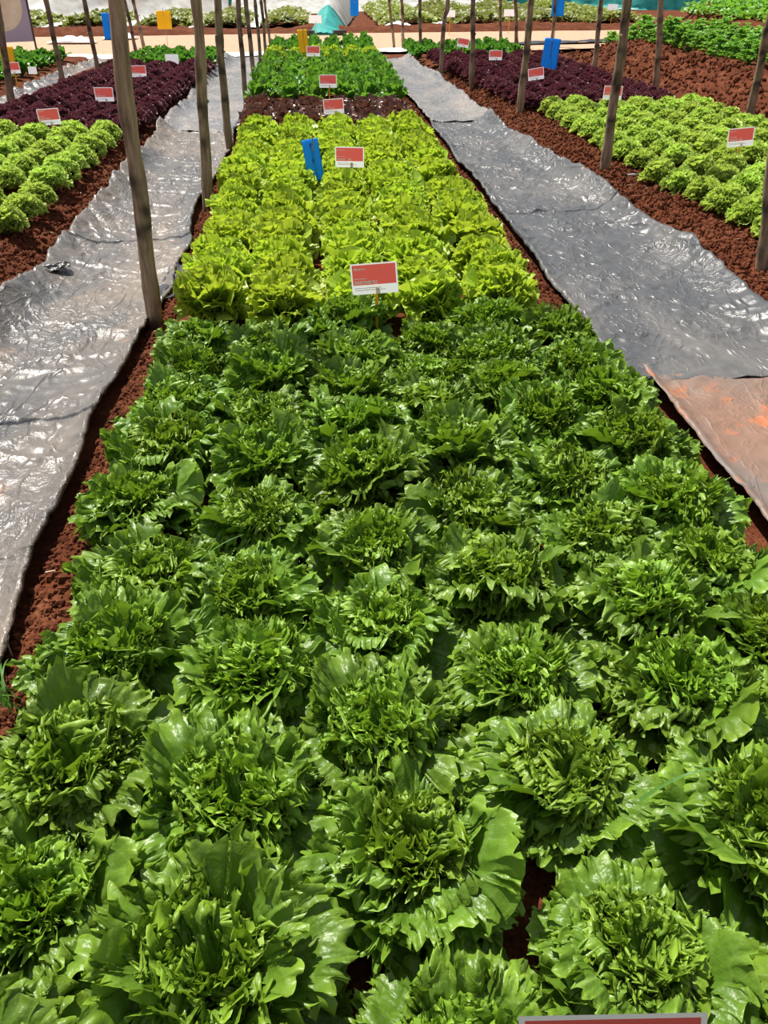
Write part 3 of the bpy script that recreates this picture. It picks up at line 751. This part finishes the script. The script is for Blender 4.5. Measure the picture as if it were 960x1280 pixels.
# ------------------------------------------------------------------ poles
def pole(base, top, rad, label, group, z0=-.15, length=2.65, kink=0, mat='bark'):
    b = P(base[0], base[1], 0.02)
    d = ray(*top); t = b.y / d.y; tp = Vector((d.x * t, d.y * t, HC + d.z * t))
    ax = (tp - b); ax = ax / ax.z
    rr = random.Random(int(base[0] * 7 + base[1])); pts = []; rs = []; n = 34
    w1, w2, w3 = rr.uniform(0, 6), rr.uniform(0, 6), rr.uniform(.006, .012)
    for i in range(n):
        z = z0 + (length - z0) * i / (n - 1)
        q = ax * z
        q.x += w3 * math.sin(z * 2.6 + w1) + .004 * math.sin(z * 9 + w2) + (kink * .03 if z > .9 else 0)
        q.y += w3 * math.cos(z * 2.1 + w2)
        pts.append(Vector((q.x, q.y, z))); rs.append(rad * (1.08 - .10 * z) * (1 + .05 * math.sin(z * 11 + w1) + rr.uniform(-.04, .04)) * (1.15 if i % 9 == 4 else 1))
    m = MB(); m.tube(pts, rs, 12)
    root = link('pole', m.me('pole', M[mat], True), loc=(b.x, b.y, 0)); tag(root, label, 'pole', group)
    # cut branch stubs
    for k in range(2):
        i = rr.randrange(5, 24); a = rr.uniform(0, 6.28); q = pts[i]
        s = MB(); dv = Vector((math.cos(a), math.sin(a), .8)).normalized()
        s.tube([q + dv * rs[i] * .5, q + dv * (rs[i] + .012), q + dv * (rs[i] + .02)], [rad * .42, rad * .34, rad * .28], 8)
        link('branch_stub', s.me('branch_stub', M[mat], True), root)
    return root


GL = 'wooden poles in a line along the left path'
for (b, t, r, lab) in [((190, 400), (147, 0), .037, 'thick brown wooden pole nearest on the left path, standing by the dark lettuces'),
                       ((262, 258), (243, 0), .037, 'second wooden pole along the left path, beside the lime lettuces'),
                       ((288, 187), (271, 0), .035, 'third wooden pole along the left path'),
                       ((307.5, 132), (298, 0), .030, 'fourth thin dark pole along the left path, level with the brown lettuces'),
                       ((319, 111), (308, 0), .032, 'fifth thin dark pole along the left path'),
                       ((327, 87), (318, 0), .028, 'sixth thin dark pole along the left path'),
                       ((334, 78), (326, 0), .026, 'seventh thin dark pole along the left path'),
                       ((339, 64), (331, 0), .026, 'farthest thin dark pole of the left path line')]:
    pole(b, t, r, lab, GL)
for (b, t, r, lab) in [((18, 142), (-6, 0), .040, 'leaning pole at the left picture edge, among the outermost left path sheet'),
                       ((80, 116), (57, 0), .036, 'leaning pole between the purple lettuces and outer left sheet, before the white wall'),
                       ((123, 97), (106, 0), .034, 'pole at the far end of the outer left sheet'),
                       ((171.5, 74), (156, 0), .032, 'thin pole just right of the thick near pole, by the track'),
                       ((182, 67), (167, 0), .034, 'thin straight pole beside the left bed end by the track')]:
    pole(b, t, r, lab, 'wooden poles on the outer left path')
for (b, t, r, lab) in [((951, 352), (1000, 0), .040, 'pale pole foot at the right picture edge on the soil bank'),
                       ((755, 222), (784, 0), .038, 'pale greyish pole at the near left corner of the right lime lettuces'),
                       ((650, 147), (663, 0), .038, 'pale pole on the right bank beside the purple lettuces'),
                       ((590, 112), (591, 0), .034, 'straight pole on the right bank left of the purple lettuces'),
                       ((550, 97), (558, 0), .034, 'knotty forked-looking pole on the right bank'),
                       ((525, 70), (525, 0), .032, 'dark pole before the far right leafy greens'),
                       ((504, 62), (502, 0), .032, 'dark pole at the far corner of the right leafy greens'),
                       ((493, 61), (487, 0), .028, 'thin dark pole at the far end of the right path sheet')]:
    pole(b, t, r, lab, 'wooden poles in a line along the right bank', kink=1 if b[0] == 550 else 0, mat='palebark' if b[0] in (951, 755, 550) else 'bark')
for (b, t, r, lab) in [((935, 160), (963, 20), .042, 'pole at right behind the lime lettuces, before the celery'),
                       ((820, 118), (826, 0), .040, 'brown pole in the furrow before the middle of the celery bed'),
                       ((742, 97), (751, 0), .038, 'brown pole at the furrow near the left end of the celery bed'),
                       ((689, 58), (694, 0), .034, 'pole behind the blue trap at the far right'),
                       ((646, 64), (644, 0), .036, 'dark pole right of the far leafy greens by the track'),
                       ((626, 56), (625, 0), .030, 'thin dark pole by the dark strip of the track')]:
    pole(b, t, r, lab, 'wooden poles along the right furrow')


# ------------------------------------------------------------------ signs
def text(name, s, size, loc, parent, mat, bold=False):
    cu = bpy.data.curves.new(name, 'FONT'); cu.body = s; cu.size = size; cu.align_x = 'LEFT'; cu.extrude = .0003
    if bold: cu.offset = .0006
    cu.materials.append(M[mat])
    o = bpy.data.objects.new('tmp', cu); me = bpy.data.meshes.new_from_object(o); bpy.data.objects.remove(o)
    return link(name, me, parent, loc=loc, rot=(math.pi / 2, 0, 0))


def dashes(name, x, z, w, hh, seed, parent, mat, y=-.001):
    m = MB(); r = random.Random(seed); q = x
    while q < x + w:
        l = r.uniform(.35, 1.1) * hh * 1.6; m.box((q + l / 2, y, z), (l, .0006, hh * r.uniform(.75, 1))); q += l + hh * .45
    return link(name, m.me(name, M[mat]), parent)


def sign(px, py, label, z=.34, roll=0., lean=.08, yaw=0., name=None, rz=False, plain_white=False, W=.212, Hh=.140, stake='stake', detail=True, foot=.05):
    c = P(px, py, z)
    root = link('plant_sign', None, loc=(c.x, c.y, foot), rot=(0, 0, -YAW + yaw)); tag(root, label, 'sign', 'printed plant signs on stakes')
    m = MB(); hw, hh = W / 2, Hh / 2; ix = hw - .007; z0_, z1_ = (-hh + .043, hh - .0065)
    if plain_white: m.add([(-hw, 0, -hh), (hw, 0, -hh), (hw, 0, hh), (-hw, 0, hh)], [(0, 1, 2, 3)])
    else: m.add([(-hw, 0, -hh), (hw, 0, -hh), (hw, 0, hh), (-hw, 0, hh), (-ix, 0, z0_), (ix, 0, z0_), (ix, 0, z1_), (-ix, 0, z1_)], [(0, 1, 5, 4), (1, 2, 6, 5), (2, 3, 7, 6), (3, 0, 4, 7)])
    b = link('board', m.me('board', M['white']), root, loc=(0, 0, z - foot), rot=(-lean, roll, 0)); b['label'] = 'white printed board'
    if not plain_white:
        m = MB(); m.add([(-ix, 0, z0_), (ix, 0, z0_), (ix, 0, z1_), (-ix, 0, z1_)], [(0, 1, 2, 3)]); link('red_field', m.me('red_field', M['red']), b)
        if detail:
            x0 = -W / 2 + .014
            if name:
                text('lettering', 'rijk zwaan', .0125, (x0, -.001, .042), b, 'text', True)
                dashes('small_print', x0, -.002 + .004, .052, .0045, 3, b, 'text')
                text('lettering', name, .0185, (x0, -.001, -.0215), b, 'text', True)
            else:
                dashes('small_print', x0, .048, .05, .005, int(px), b, 'text')
                dashes('small_print', x0, .004, .055, .0045, int(px) + 1, b, 'text')
                dashes('name_line', x0, -.015, .062 if rz else .10, .010, int(px) + 2, b, 'text')
                if rz: text('lettering', 'RZ', .0185, (x0 + .082, -.001, -.0215), b, 'text', True)
            dashes('fine_print', x0, -.041, .12, .003, int(px) + 4, b, 'ink', y=-.001)
            dashes('fine_print', x0, -.050, .14, .003, int(px) + 5, b, 'ink', y=-.001)
    m = MB(); m.box((.01, .006, (z - foot - .02) / 2 - .03), (.014, .006, z - foot + .02)); s = link('stake', m.me('stake', M[stake]), root)
    s['label'] = 'yellow stake' if stake == 'stake' else 'pale wooden stake'
    return root


sign(468, 348, 'red and white sign reading KRISTINE RZ behind the dark green lettuces', z=.345, roll=-D(4.5), lean=.05, name='KRISTINE RZ')
sign(437, 196.5, 'red and white sign right of the blue trap in the lime lettuces', z=.36, rz=True, roll=D(1), lean=.0)
sign(417, 133, 'red sign in front of the brownish red lettuces', z=.32, roll=-D(4))
sign(410, 101.5, 'red sign in front of the upright green lettuces', z=.36)
sign(391.5, 64, 'red sign at the pale row near the far end of the central bed', z=.42)
sign(61, 146, 'red sign where lime and purple lettuces of the left bed meet', z=.33, roll=-D(4), stake='wood')
sign(130, 118, 'red sign left of the blue trap in the left purple lettuces', z=.33, stake='wood')
sign(173, 89, 'red sign behind the thick near pole in the left purple lettuces', z=.33, stake='wood')
sign(215, 74, 'small white sign at the leafy greens of the left bed', z=.30, plain_white=True, stake='wood')
sign(15.5, 85, 'red sign in the outermost left leafy greens', z=.33, roll=-D(3))
sign(40.5, 88, 'small white sign in the outermost left leafy greens', z=.22, plain_white=True, W=.13, Hh=.10)
sign(670, 92.5, 'tilted red sign in the right purple lettuces', z=.33, roll=-D(8), stake='wood')
sign(766, 116, 'red sign behind the pale pole before the right purple lettuces', z=.33, roll=D(2), stake='wood')
sign(619.5, 69, 'red sign at the far end of the right purple lettuces', z=.33, stake='wood')
sign(579, 53.5, 'red tilted sign in the far right leafy greens', z=.38, roll=D(8))
sign(926, 171.5, 'red and white sign on a yellow stake in the right lime lettuces', z=.36, roll=-D(5), rz=True)
sign(765, 1333, 'red sign closest to the camera at the bottom edge', z=.472, roll=-D(2.8), lean=.42, detail=True)
for (px, py, lab) in [(394, 24, 'small white sign left of the teal covered row beyond the track'), (562, 17, 'small white sign in the pale crop left of the thin poles'),
                      (637, 16, 'small white sign in the pale crop between the far right poles'), (766, 9, 'small white sign in the pale crop near the teal wall')]:
    sign(px, py, lab, z=.5, plain_white=True, foot=.0, W=.3, Hh=.16)


def trap(px, py, w, h, mat, label, z, roll=0, marks=3, grp='sticky traps'):
    c = P(px, py, z)
    root = link('sticky_trap', None, loc=(c.x, c.y, .03), rot=(0, 0, -YAW)); tag(root, label, 'insect trap', grp)
    # slightly bowed board
    u = np.linspace(-.5, .5, 9); v = np.linspace(-.5, .5, 15); U, V2 = np.meshgrid(u, v, indexing='ij')
    V = np.stack([U * w, .02 * U * U * 4 * w + .01 * np.sin(V2 * 3), V2 * h], -1)
    b = link('board', mesh('board', V, gridF(9, 15), M[mat]), root, loc=(0, 0, z - .03), rot=(-.08, roll, 0))
    so = b.modifiers.new('t', 'SOLIDIFY'); so.thickness = .002
    m = MB(); m.tube([(0, .015, -.1), (0, .015, z + h * .55)], .005, 8); link('stick', m.me('stick', M['wood']), root)
    if marks:
        m = MB()
        for k in range(marks): m.box((0, -.003, h * (.36 - .36 * k)), (.010, .002, .026), Matrix.Rotation(.3, 3, 'Y'))
        m.box((0, -.002, 0), (.0025, .001, h * .8)); link('wire', m.me('wire', M['navy']), b)
    return root


trap(391.5, 201, .125, .30, 'blue', 'bright blue sticky trap standing in the lime lettuces of the central bed', .30, roll=-D(9))
trap(152.5, 111, .12, .26, 'blue', 'blue sticky trap in the left purple lettuces, beside the thick near pole', .34, roll=-D(6))
trap(688, 70, .25, .47, 'blue', 'large blue sticky trap beyond the right purple lettuces, before the track', .38, roll=D(5))
trap(379, 52, .17, .36, 'yellow', 'yellow sticky trap at the far end of the central bed', .46, roll=-D(5), marks=0)
trap(10, 73, .20, .30, 'yellow', 'yellow sticky trap in the outermost left leafy greens', .40, marks=0)
trap(136, 33, .22, .42, 'blue', 'small blue sticky trap beyond the track at left, before the white wall', .62, marks=0)
trap(205, 25, .30, .32, 'yellow', 'yellow sticky trap in the pale crop beyond the track', .62, marks=0)
trap(443, 9, .18, .32, 'blue', 'small blue sticky trap in the pale crop right of the teal covered row', .8, marks=0)
trap(703 - 5, 4, .28, .5, 'blue', 'blue sticky trap behind the far right pole by the teal wall', .85, marks=0)

# drip pipe across the right bed, straw and stakes
m = MB(); m.tube([(2.5, 6.62, .10), (3.2, 6.66, .115), (3.9, 6.62, .11), (4.5, 6.66, .12)], .010, 8)
tag(link('water_pipe', m.me('pipe', M['pipe'])), 'pale thin pipe lying across the right bed between the lettuce plots', 'pipe')
m = MB(); r = random.Random(9)
for k in range(90):
    side = r.random()
    if side < .45: x, y = r.uniform(-2.15, -1.82), 3.4 + 9 * r.random() ** 1.6
    elif side < .92: x, y = r.uniform(2.25, 2.7), 3.6 + 8 * r.random() ** 1.5
    else: x, y = r.uniform(-.9, -.8), r.uniform(1, 4)
    L = r.uniform(.02, .055); a = r.uniform(0, 3.1)
    m.box((x, y, H(x, y) + .012), (L, .004, .002), Matrix.Rotation(a, 3, 'Z') @ Matrix.Rotation(r.uniform(-.3, .3), 3, 'Y'))
tag(link('straw_bits', m.me('straw_bits', M['straw'])), 'dry pale straw bits strewn over the red soil banks', 'straw', kind='stuff')


# grass blades
def blades(lst, label, name='long_grass'):
    parts = []
    for (p0, p1, sag, w) in lst:
        p0 = Vector(p0); p1 = Vector(p1); n = 14; V = []; U = []
        sd = (p1 - p0).cross(Vector((0, 0, 1))).normalized()
        for i in range(n):
            t = i / (n - 1); c = p0.lerp(p1, t) + Vector((0, 0, sag * 4 * t * (1 - t))); ww = w * (1 - t) ** .6 + .0004
            for j, q in enumerate((-1, 0, 1)):
                V.append(c + sd * q * ww + Vector((0, 0, 0 if q else -ww * .4))); U.append(((q + 1) / 2, .3 + .4 * t))
        parts.append((np.array([tuple(v) for v in V]), gridF(n, 3), np.array(U)))
    V, Fc, U = join(parts); return tag(link(name, mesh(name, V, Fc, M['grass'], U)), label, 'grass')


b0 = P(25, 875, .05)
blades([((b0.x - .02 + random.uniform(-.03, .03), b0.y + random.uniform(-.03, .03), .02), (b0.x - random.uniform(.05, .16), b0.y + random.uniform(-.08, .14), random.uniform(.04, .13)), .04, .003) for _ in range(12)],
       'small tuft of thin grass at the soil edge left of the near lettuces')
a, b = P(800, 1000, .22), P(905, 962, .30)
blades([(a, b, .03, .004)], 'single long grass blade lying over lettuces at lower right')
a, b = P(250, 700, .20), P(305, 668, .27)
blades([(a, b, .01, .003)], 'single thin grass blade rising from lettuces at middle left')


# ------------------------------------------------------------------ beyond the track
def crop_bed(x0, x1, y0, y1, n, seed, label, hgt=.34, mat='pale', size=(.10, .2)):
    r = np.random.default_rng(seed); U = r.uniform; parts = []
    base = [leaf(r, 1, D(60), D(U(20, 70)), D(U(-40, 30)), 0, k=(3, 6, 12), a=(.08, .06, .03), nphi=9, nrho=4, tooth=.1, z0=0, r0=0) for _ in range(10)]
    for i in range(n):
        q = r.random(); x = x0 + (x1 - x0) * q; y = y0 + (y1 - y0) * r.random()
        V, Fc, U2 = base[i % 10]; s = U(*size); a = U(0, 6.28)
        R = np.array([[math.cos(a), -math.sin(a), 0], [math.sin(a), math.cos(a), 0], [0, 0, 1]])
        z = hgt * (math.sin(math.pi * min(.97, max(.03, q))) ** .4) * U(.45, 1.0)
        parts.append((V @ R.T * s + [x, y, z - .03], Fc, U2))
    V, Fc, U2 = join(parts); tag(link('crop_row', mesh('crop_row', V, Fc, M[mat], U2)), label, 'crop', kind='stuff')
    # mound under the leaves
    xs = np.linspace(x0, x1, 16); ys = np.arange(y0, y1, .25); X, Y = np.meshgrid(xs, ys, indexing='ij')
    qq = (X - x0) / (x1 - x0); Z = hgt * .5 * np.sin(math.pi * qq).clip(0) ** .5 + .03 * vn(X * 4, Y * 4, seed) - .05
    tag(link('soil_mound', mesh('soil_mound', np.stack([X, Y, Z], -1), gridF(16, len(ys)), M['soil'])), kind='structure')


names = ['at the far left edge', 'second from the far left', 'third from the far left', 'left of the white strips centre', 'behind the left path', 'just left of the teal covered row']
k = 0
for i, x0 in enumerate([-9.6, -7.4, -5.2, -3.4, -1.55]):
    crop_bed(x0, x0 + (1.5 if i < 3 else 1.35), 27.4, 30.6 + i * .8, 1000, 40 + i, 'pale yellow green low crop beyond the track, ' + names[i])
    cross = np.arange(27.0, 33.6, .2)
for i, x0 in enumerate([2.1, 4.3, 6.55, 8.8]):
    crop_bed(x0, x0 + 1.8, 27.6 + .25 * i, 39, 2300, 60 + i, 'pale yellow green crop beyond the track, ' + ['just right of the teal covered row', 'second right of the teal covered row', 'third right of the teal covered row', 'fourth right of the teal covered row', 'at right before the teal wall'][i], hgt=.36)
for i, (x0, x1) in enumerate([(-8.05, -7.5), (-5.85, -5.25), (-3.68, -3.42), (-2.0, -1.6)]):
    ys = np.arange(26.6, 33.8, .12); xs = np.linspace(x0, x1, 8); X, Y = np.meshgrid(xs, ys, indexing='ij')
    Z = .10 + .05 * fbm(X * 3, Y * 2, 70 + i, 3)
    o = link('plastic_sheet', mesh('strip', np.stack([X, Y, Z], -1), gridF(8, len(ys)), M['whitefilm'])); so = o.modifiers.new('t', 'SOLIDIFY'); so.thickness = .003
    tag(o, 'white plastic strip between crop rows beyond the track, ' + ORD[i] + ' from the left', 'plastic sheet')
for i, (px, py, sx) in enumerate([(497, 33, .7), (548, 33, .55), (654, 24, .6), (720, 25, .5), (90, 52, .8), (150, 47, .6)]):
    c = P(px, py, .05)
    u = np.linspace(-1, 1, 22); X, Y = np.meshgrid(u, u, indexing='ij')
    Z = .03 + .09 * (1 - X * X).clip(0) * (1 - Y * Y).clip(0) + .10 * fbm(X * 2.5, Y * 2.5, 80 + i, 3) * (1 - X * X) * (1 - Y * Y)
    o = link('plastic_sheet', mesh('bundle', np.stack([X * sx * .7, Y * .25, Z], -1), gridF(22, 22), M['whitefilm']), loc=(c.x, c.y, .02)); so = o.modifiers.new('t', 'SOLIDIFY'); so.thickness = .004
    tag(o, 'white plastic bundle on the far bank of the track, ' + ['right of the teal covered row', 'between the far right poles', 'left of the third far pole', 'before the celery bed end', 'at the far left', 'second at the far left'][i], 'plastic bundle')

# low covered row: a peaked sheet, teal at its near end, white behind
ys = np.linspace(0, 1, 60); q = np.linspace(-1, 1, 25)


def covered(y0, y1, t0, t1, mat, name, parent, seed):
    T, Q = np.meshgrid(np.linspace(t0, t1, 50), q, indexing='ij')
    cx = .25 + .85 * T; w = .50 + .10 * T; hg = .62 * np.minimum(1, .10 + T * 3.2) + .5 * T
    X = cx + Q * w + .03 * vn(T * 14, Q * 2, seed); Y = y0 + (y1 - y0) * T
    Z = hg * (1 - np.abs(Q) ** 1.5) + .05 * fbm(T * 9, Q * 2.5, seed, 3) * (1 - np.abs(Q)) + .015
    return link(name, mesh(name, np.stack([X, Y, Z], -1), gridF(50, 25), M[mat]), parent)


root = link('row_cover', None, loc=(0, 0, 0)); tag(root, 'low peaked plastic row cover, teal near end and white behind, beyond the track', 'row cover')
o = covered(24.4, 37, 0, .22, 'teal', 'front_sheet', root, 5); o['label'] = 'teal near end sheet'
o = covered(24.4, 37, .21, 1, 'tunnel', 'rear_sheet', root, 6); o['label'] = 'white rear sheet'
for s in (-1, 1):
    m = MB(); m.box((.25 + s * .42, 24.35, .06), (.34, .2, .14), Matrix.Rotation(.2 * s, 3, 'Z')); link('weight_block', m.me('weight_block', M['blackfilm']), root)


def wall_sheet(pts, height, mat, label, back=1.6, seed=0, posts=(), flat=.0):
    root = link('draped_screen', None, loc=(pts[0][0], pts[0][1], 0)); tag(root, label, 'sheet wall')
    P0 = [Vector(p) for p in pts]; o = P0[0]; cols = []
    for i in range(len(P0) - 1):
        m = max(2, int((P0[i + 1] - P0[i]).length / .15))
        for j in range(m): cols.append(P0[i].lerp(P0[i + 1], j / m) - o)
    n = len(cols); t = np.linspace(0, 1, 30)
    C = np.array([tuple(c) for c in cols]); S = np.arange(n)[:, None] * .15; T = t[None, :] * np.ones((n, 1))
    Y = C[:, 1:2] + back * T ** .8; X = C[:, 0:1] + 0 * T
    Z = height * (T ** 1.5) - .04 + .10 * fbm(S * .5 + T * 3, T * 3 - S * .3, seed, 3) * np.sin(T * 3.14)
    Y = Y + .12 * fbm(S * .7 - T * 2, T * 4 + S * .5, seed + 3, 4)
    link('sheet', mesh('sheet', np.stack([X, Y, Z], -1), gridF(n, 30), M[mat]), root)
    for px in posts:
        c = min(cols, key=lambda c: abs(c.x + o.x - px)); mb = MB()
        mb.tube([(c.x, c.y + back * .55, 0), (c.x + .02, c.y + back + .05, height + .25)], .035, 8); link('post', mb.me('post', M['bark'], True), root)


wall_sheet([(-22, 27, 0), (-9, 31, 0), (-6, 33.5, 0), (-3.2, 35.5, 0)], 2.0, 'tunnel', 'white draped plastic wall beyond the pale crop at left', seed=3, back=3.0, posts=(-10.5, -8, -6.2, -5))
wall_sheet([(-3.3, 35.3, 0), (.2, 38, 0), (4, 41, 0), (8.6, 43, 0)], .55, 'tunnel', 'low white plastic wall beyond the pale crop at the centre', seed=9, back=3.0, posts=())
wall_sheet([(-9, 46, 0), (2, 49, 0)], 1.6, 'teal', 'teal net wall rising behind the white wall at the centre', seed=12, back=.4, posts=(-6, -2))
wall_sheet([(8.6, 43.6, 0), (12, 43.0, 0), (14.5, 40, 0), (17.5, 39.5, 0)], 1.9, 'teal', 'teal plastic wall at the far right behind the celery', seed=15, back=.7, posts=(10, 12.5, 14, 16))
crop_bed(13.5, 16.8, 25.5, 33, 2200, 88, 'feathery green weeds behind the celery at the right edge', hgt=.9, mat='celery', size=(.12, .2))

# lavender banner at the upper left, on a dark pole
bp_ = P(46, 64, 0); root = link('banner', None, loc=(bp_.x, bp_.y, 0)); tag(root, 'lavender banner with a pale round patch on a dark leaning pole, upper left', 'banner')


def on_plane(px, py, yy):
    d = ray(px, py); t = yy / d.y; return Vector((d.x * t, yy, HC + d.z * t))


yb = bp_.y
tp = on_plane(33, 0, yb); ax = tp - Vector((bp_.x, yb, 0)); ax /= ax.z
m = MB(); m.tube([ax * z for z in (0, .6, 1.2, 1.8, 2.4)], [.022] * 5, 8); link('pole', m.me('pole', M['blackfilm'], True), root)
q = [on_plane(-40, 55, yb), on_plane(44.5, 51.5, yb), on_plane(34, 5, yb), on_plane(26, -60, yb), on_plane(-40, -60, yb)]
o0 = Vector((bp_.x, yb, 0)); vv = [v - o0 for v in q]; m = MB()
vf = [v + Vector((0, -.008, 0)) for v in vv]; vb = [v + Vector((0, .008, 0)) for v in vv]
m.add(vf + vb, [(0, 1, 2, 3, 4), (9, 8, 7, 6, 5)] + [(i, i + 5, (i + 1) % 5 + 5, (i + 1) % 5) for i in range(5)]); link('cloth', m.me('cloth', M['lav']), root)
cc = on_plane(-2, 6, yb) - o0; rad = (on_plane(27, 6, yb) - on_plane(-2, 6, yb)).length
m = MB(); n = 40
m.add([cc + Vector((math.cos(6.283 * i / n) * rad, -.012, math.sin(6.283 * i / n) * rad)) for i in range(n)] + [cc + Vector((math.cos(6.283 * i / n) * rad, -.009, math.sin(6.283 * i / n) * rad)) for i in range(n)],
      [tuple(range(n))[::-1]] + [(i, (i + 1) % n, (i + 1) % n + n, i + n) for i in range(n)])
o = link('round_patch', m.me('round_patch', M['cream']), root); o['label'] = 'pale cream round patch'

for (x0, y0, x1, y1, zt, sag, n, lab) in [(-3.8, 5.9, 2.5, 7.0, 2.5, .5, 40, 'sagging cord strung over the beds between the pole tops, farther one'), (-3.8, 3.4, -.92, 3.95, 2.5, .35, 30, 'sagging cord strung over the left path to the nearest pole')]:
    m = MB(); m.tube([(x0 + (x1 - x0) * i / n, y0 + (y1 - y0) * i / n, zt - sag * 4 * (i / n) * (1 - i / n)) for i in range(n + 1)], .016, 8)
    tag(link('cord', m.me('cord', M['blackfilm'], True)), lab, 'cord')

# ------------------------------------------------------------------ light
sun = bpy.data.lights.new('sun', 'SUN'); sun.energy = 6.6; sun.angle = math.radians(.6); sun.color = (1, .95, .87)
so = bpy.data.objects.new('sun', sun); COL.objects.link(so)
AZ, EL = D(35), D(62)      # sun ahead and to the left
sd = Vector((-math.sin(AZ) * math.cos(EL), math.cos(AZ) * math.cos(EL), math.sin(EL)))
so.rotation_euler = sd.to_track_quat('Z', 'Y').to_euler()
w = bpy.data.worlds.new('world'); SC.world = w; w.use_nodes = True; nt = w.node_tree; nt.nodes.clear()
sky = nt.nodes.new('ShaderNodeTexSky'); sky.sky_type = 'NISHITA'; sky.sun_disc = False; sky.sun_elevation = EL; sky.sun_rotation = -AZ; sky.dust_density = 2.0
bg = nt.nodes.new('ShaderNodeBackground'); bg.inputs[1].default_value = .09
out = nt.nodes.new('ShaderNodeOutputWorld'); mx = mixc(nt, .45, sky.outputs[0], (5.2, 5.2, 5.0)); nt.links.new(mx, bg.inputs[0]); nt.links.new(bg.outputs[0], out.inputs[0])
vs = SC.view_settings; vs.view_transform = 'Standard'; vs.look = 'None'; vs.gamma = 1; vs.use_curve_mapping = False; vs.exposure = 0.25
SC.cycles.max_bounces = 8; SC.cycles.transmission_bounces = 4; SC.cycles.diffuse_bounces = 4
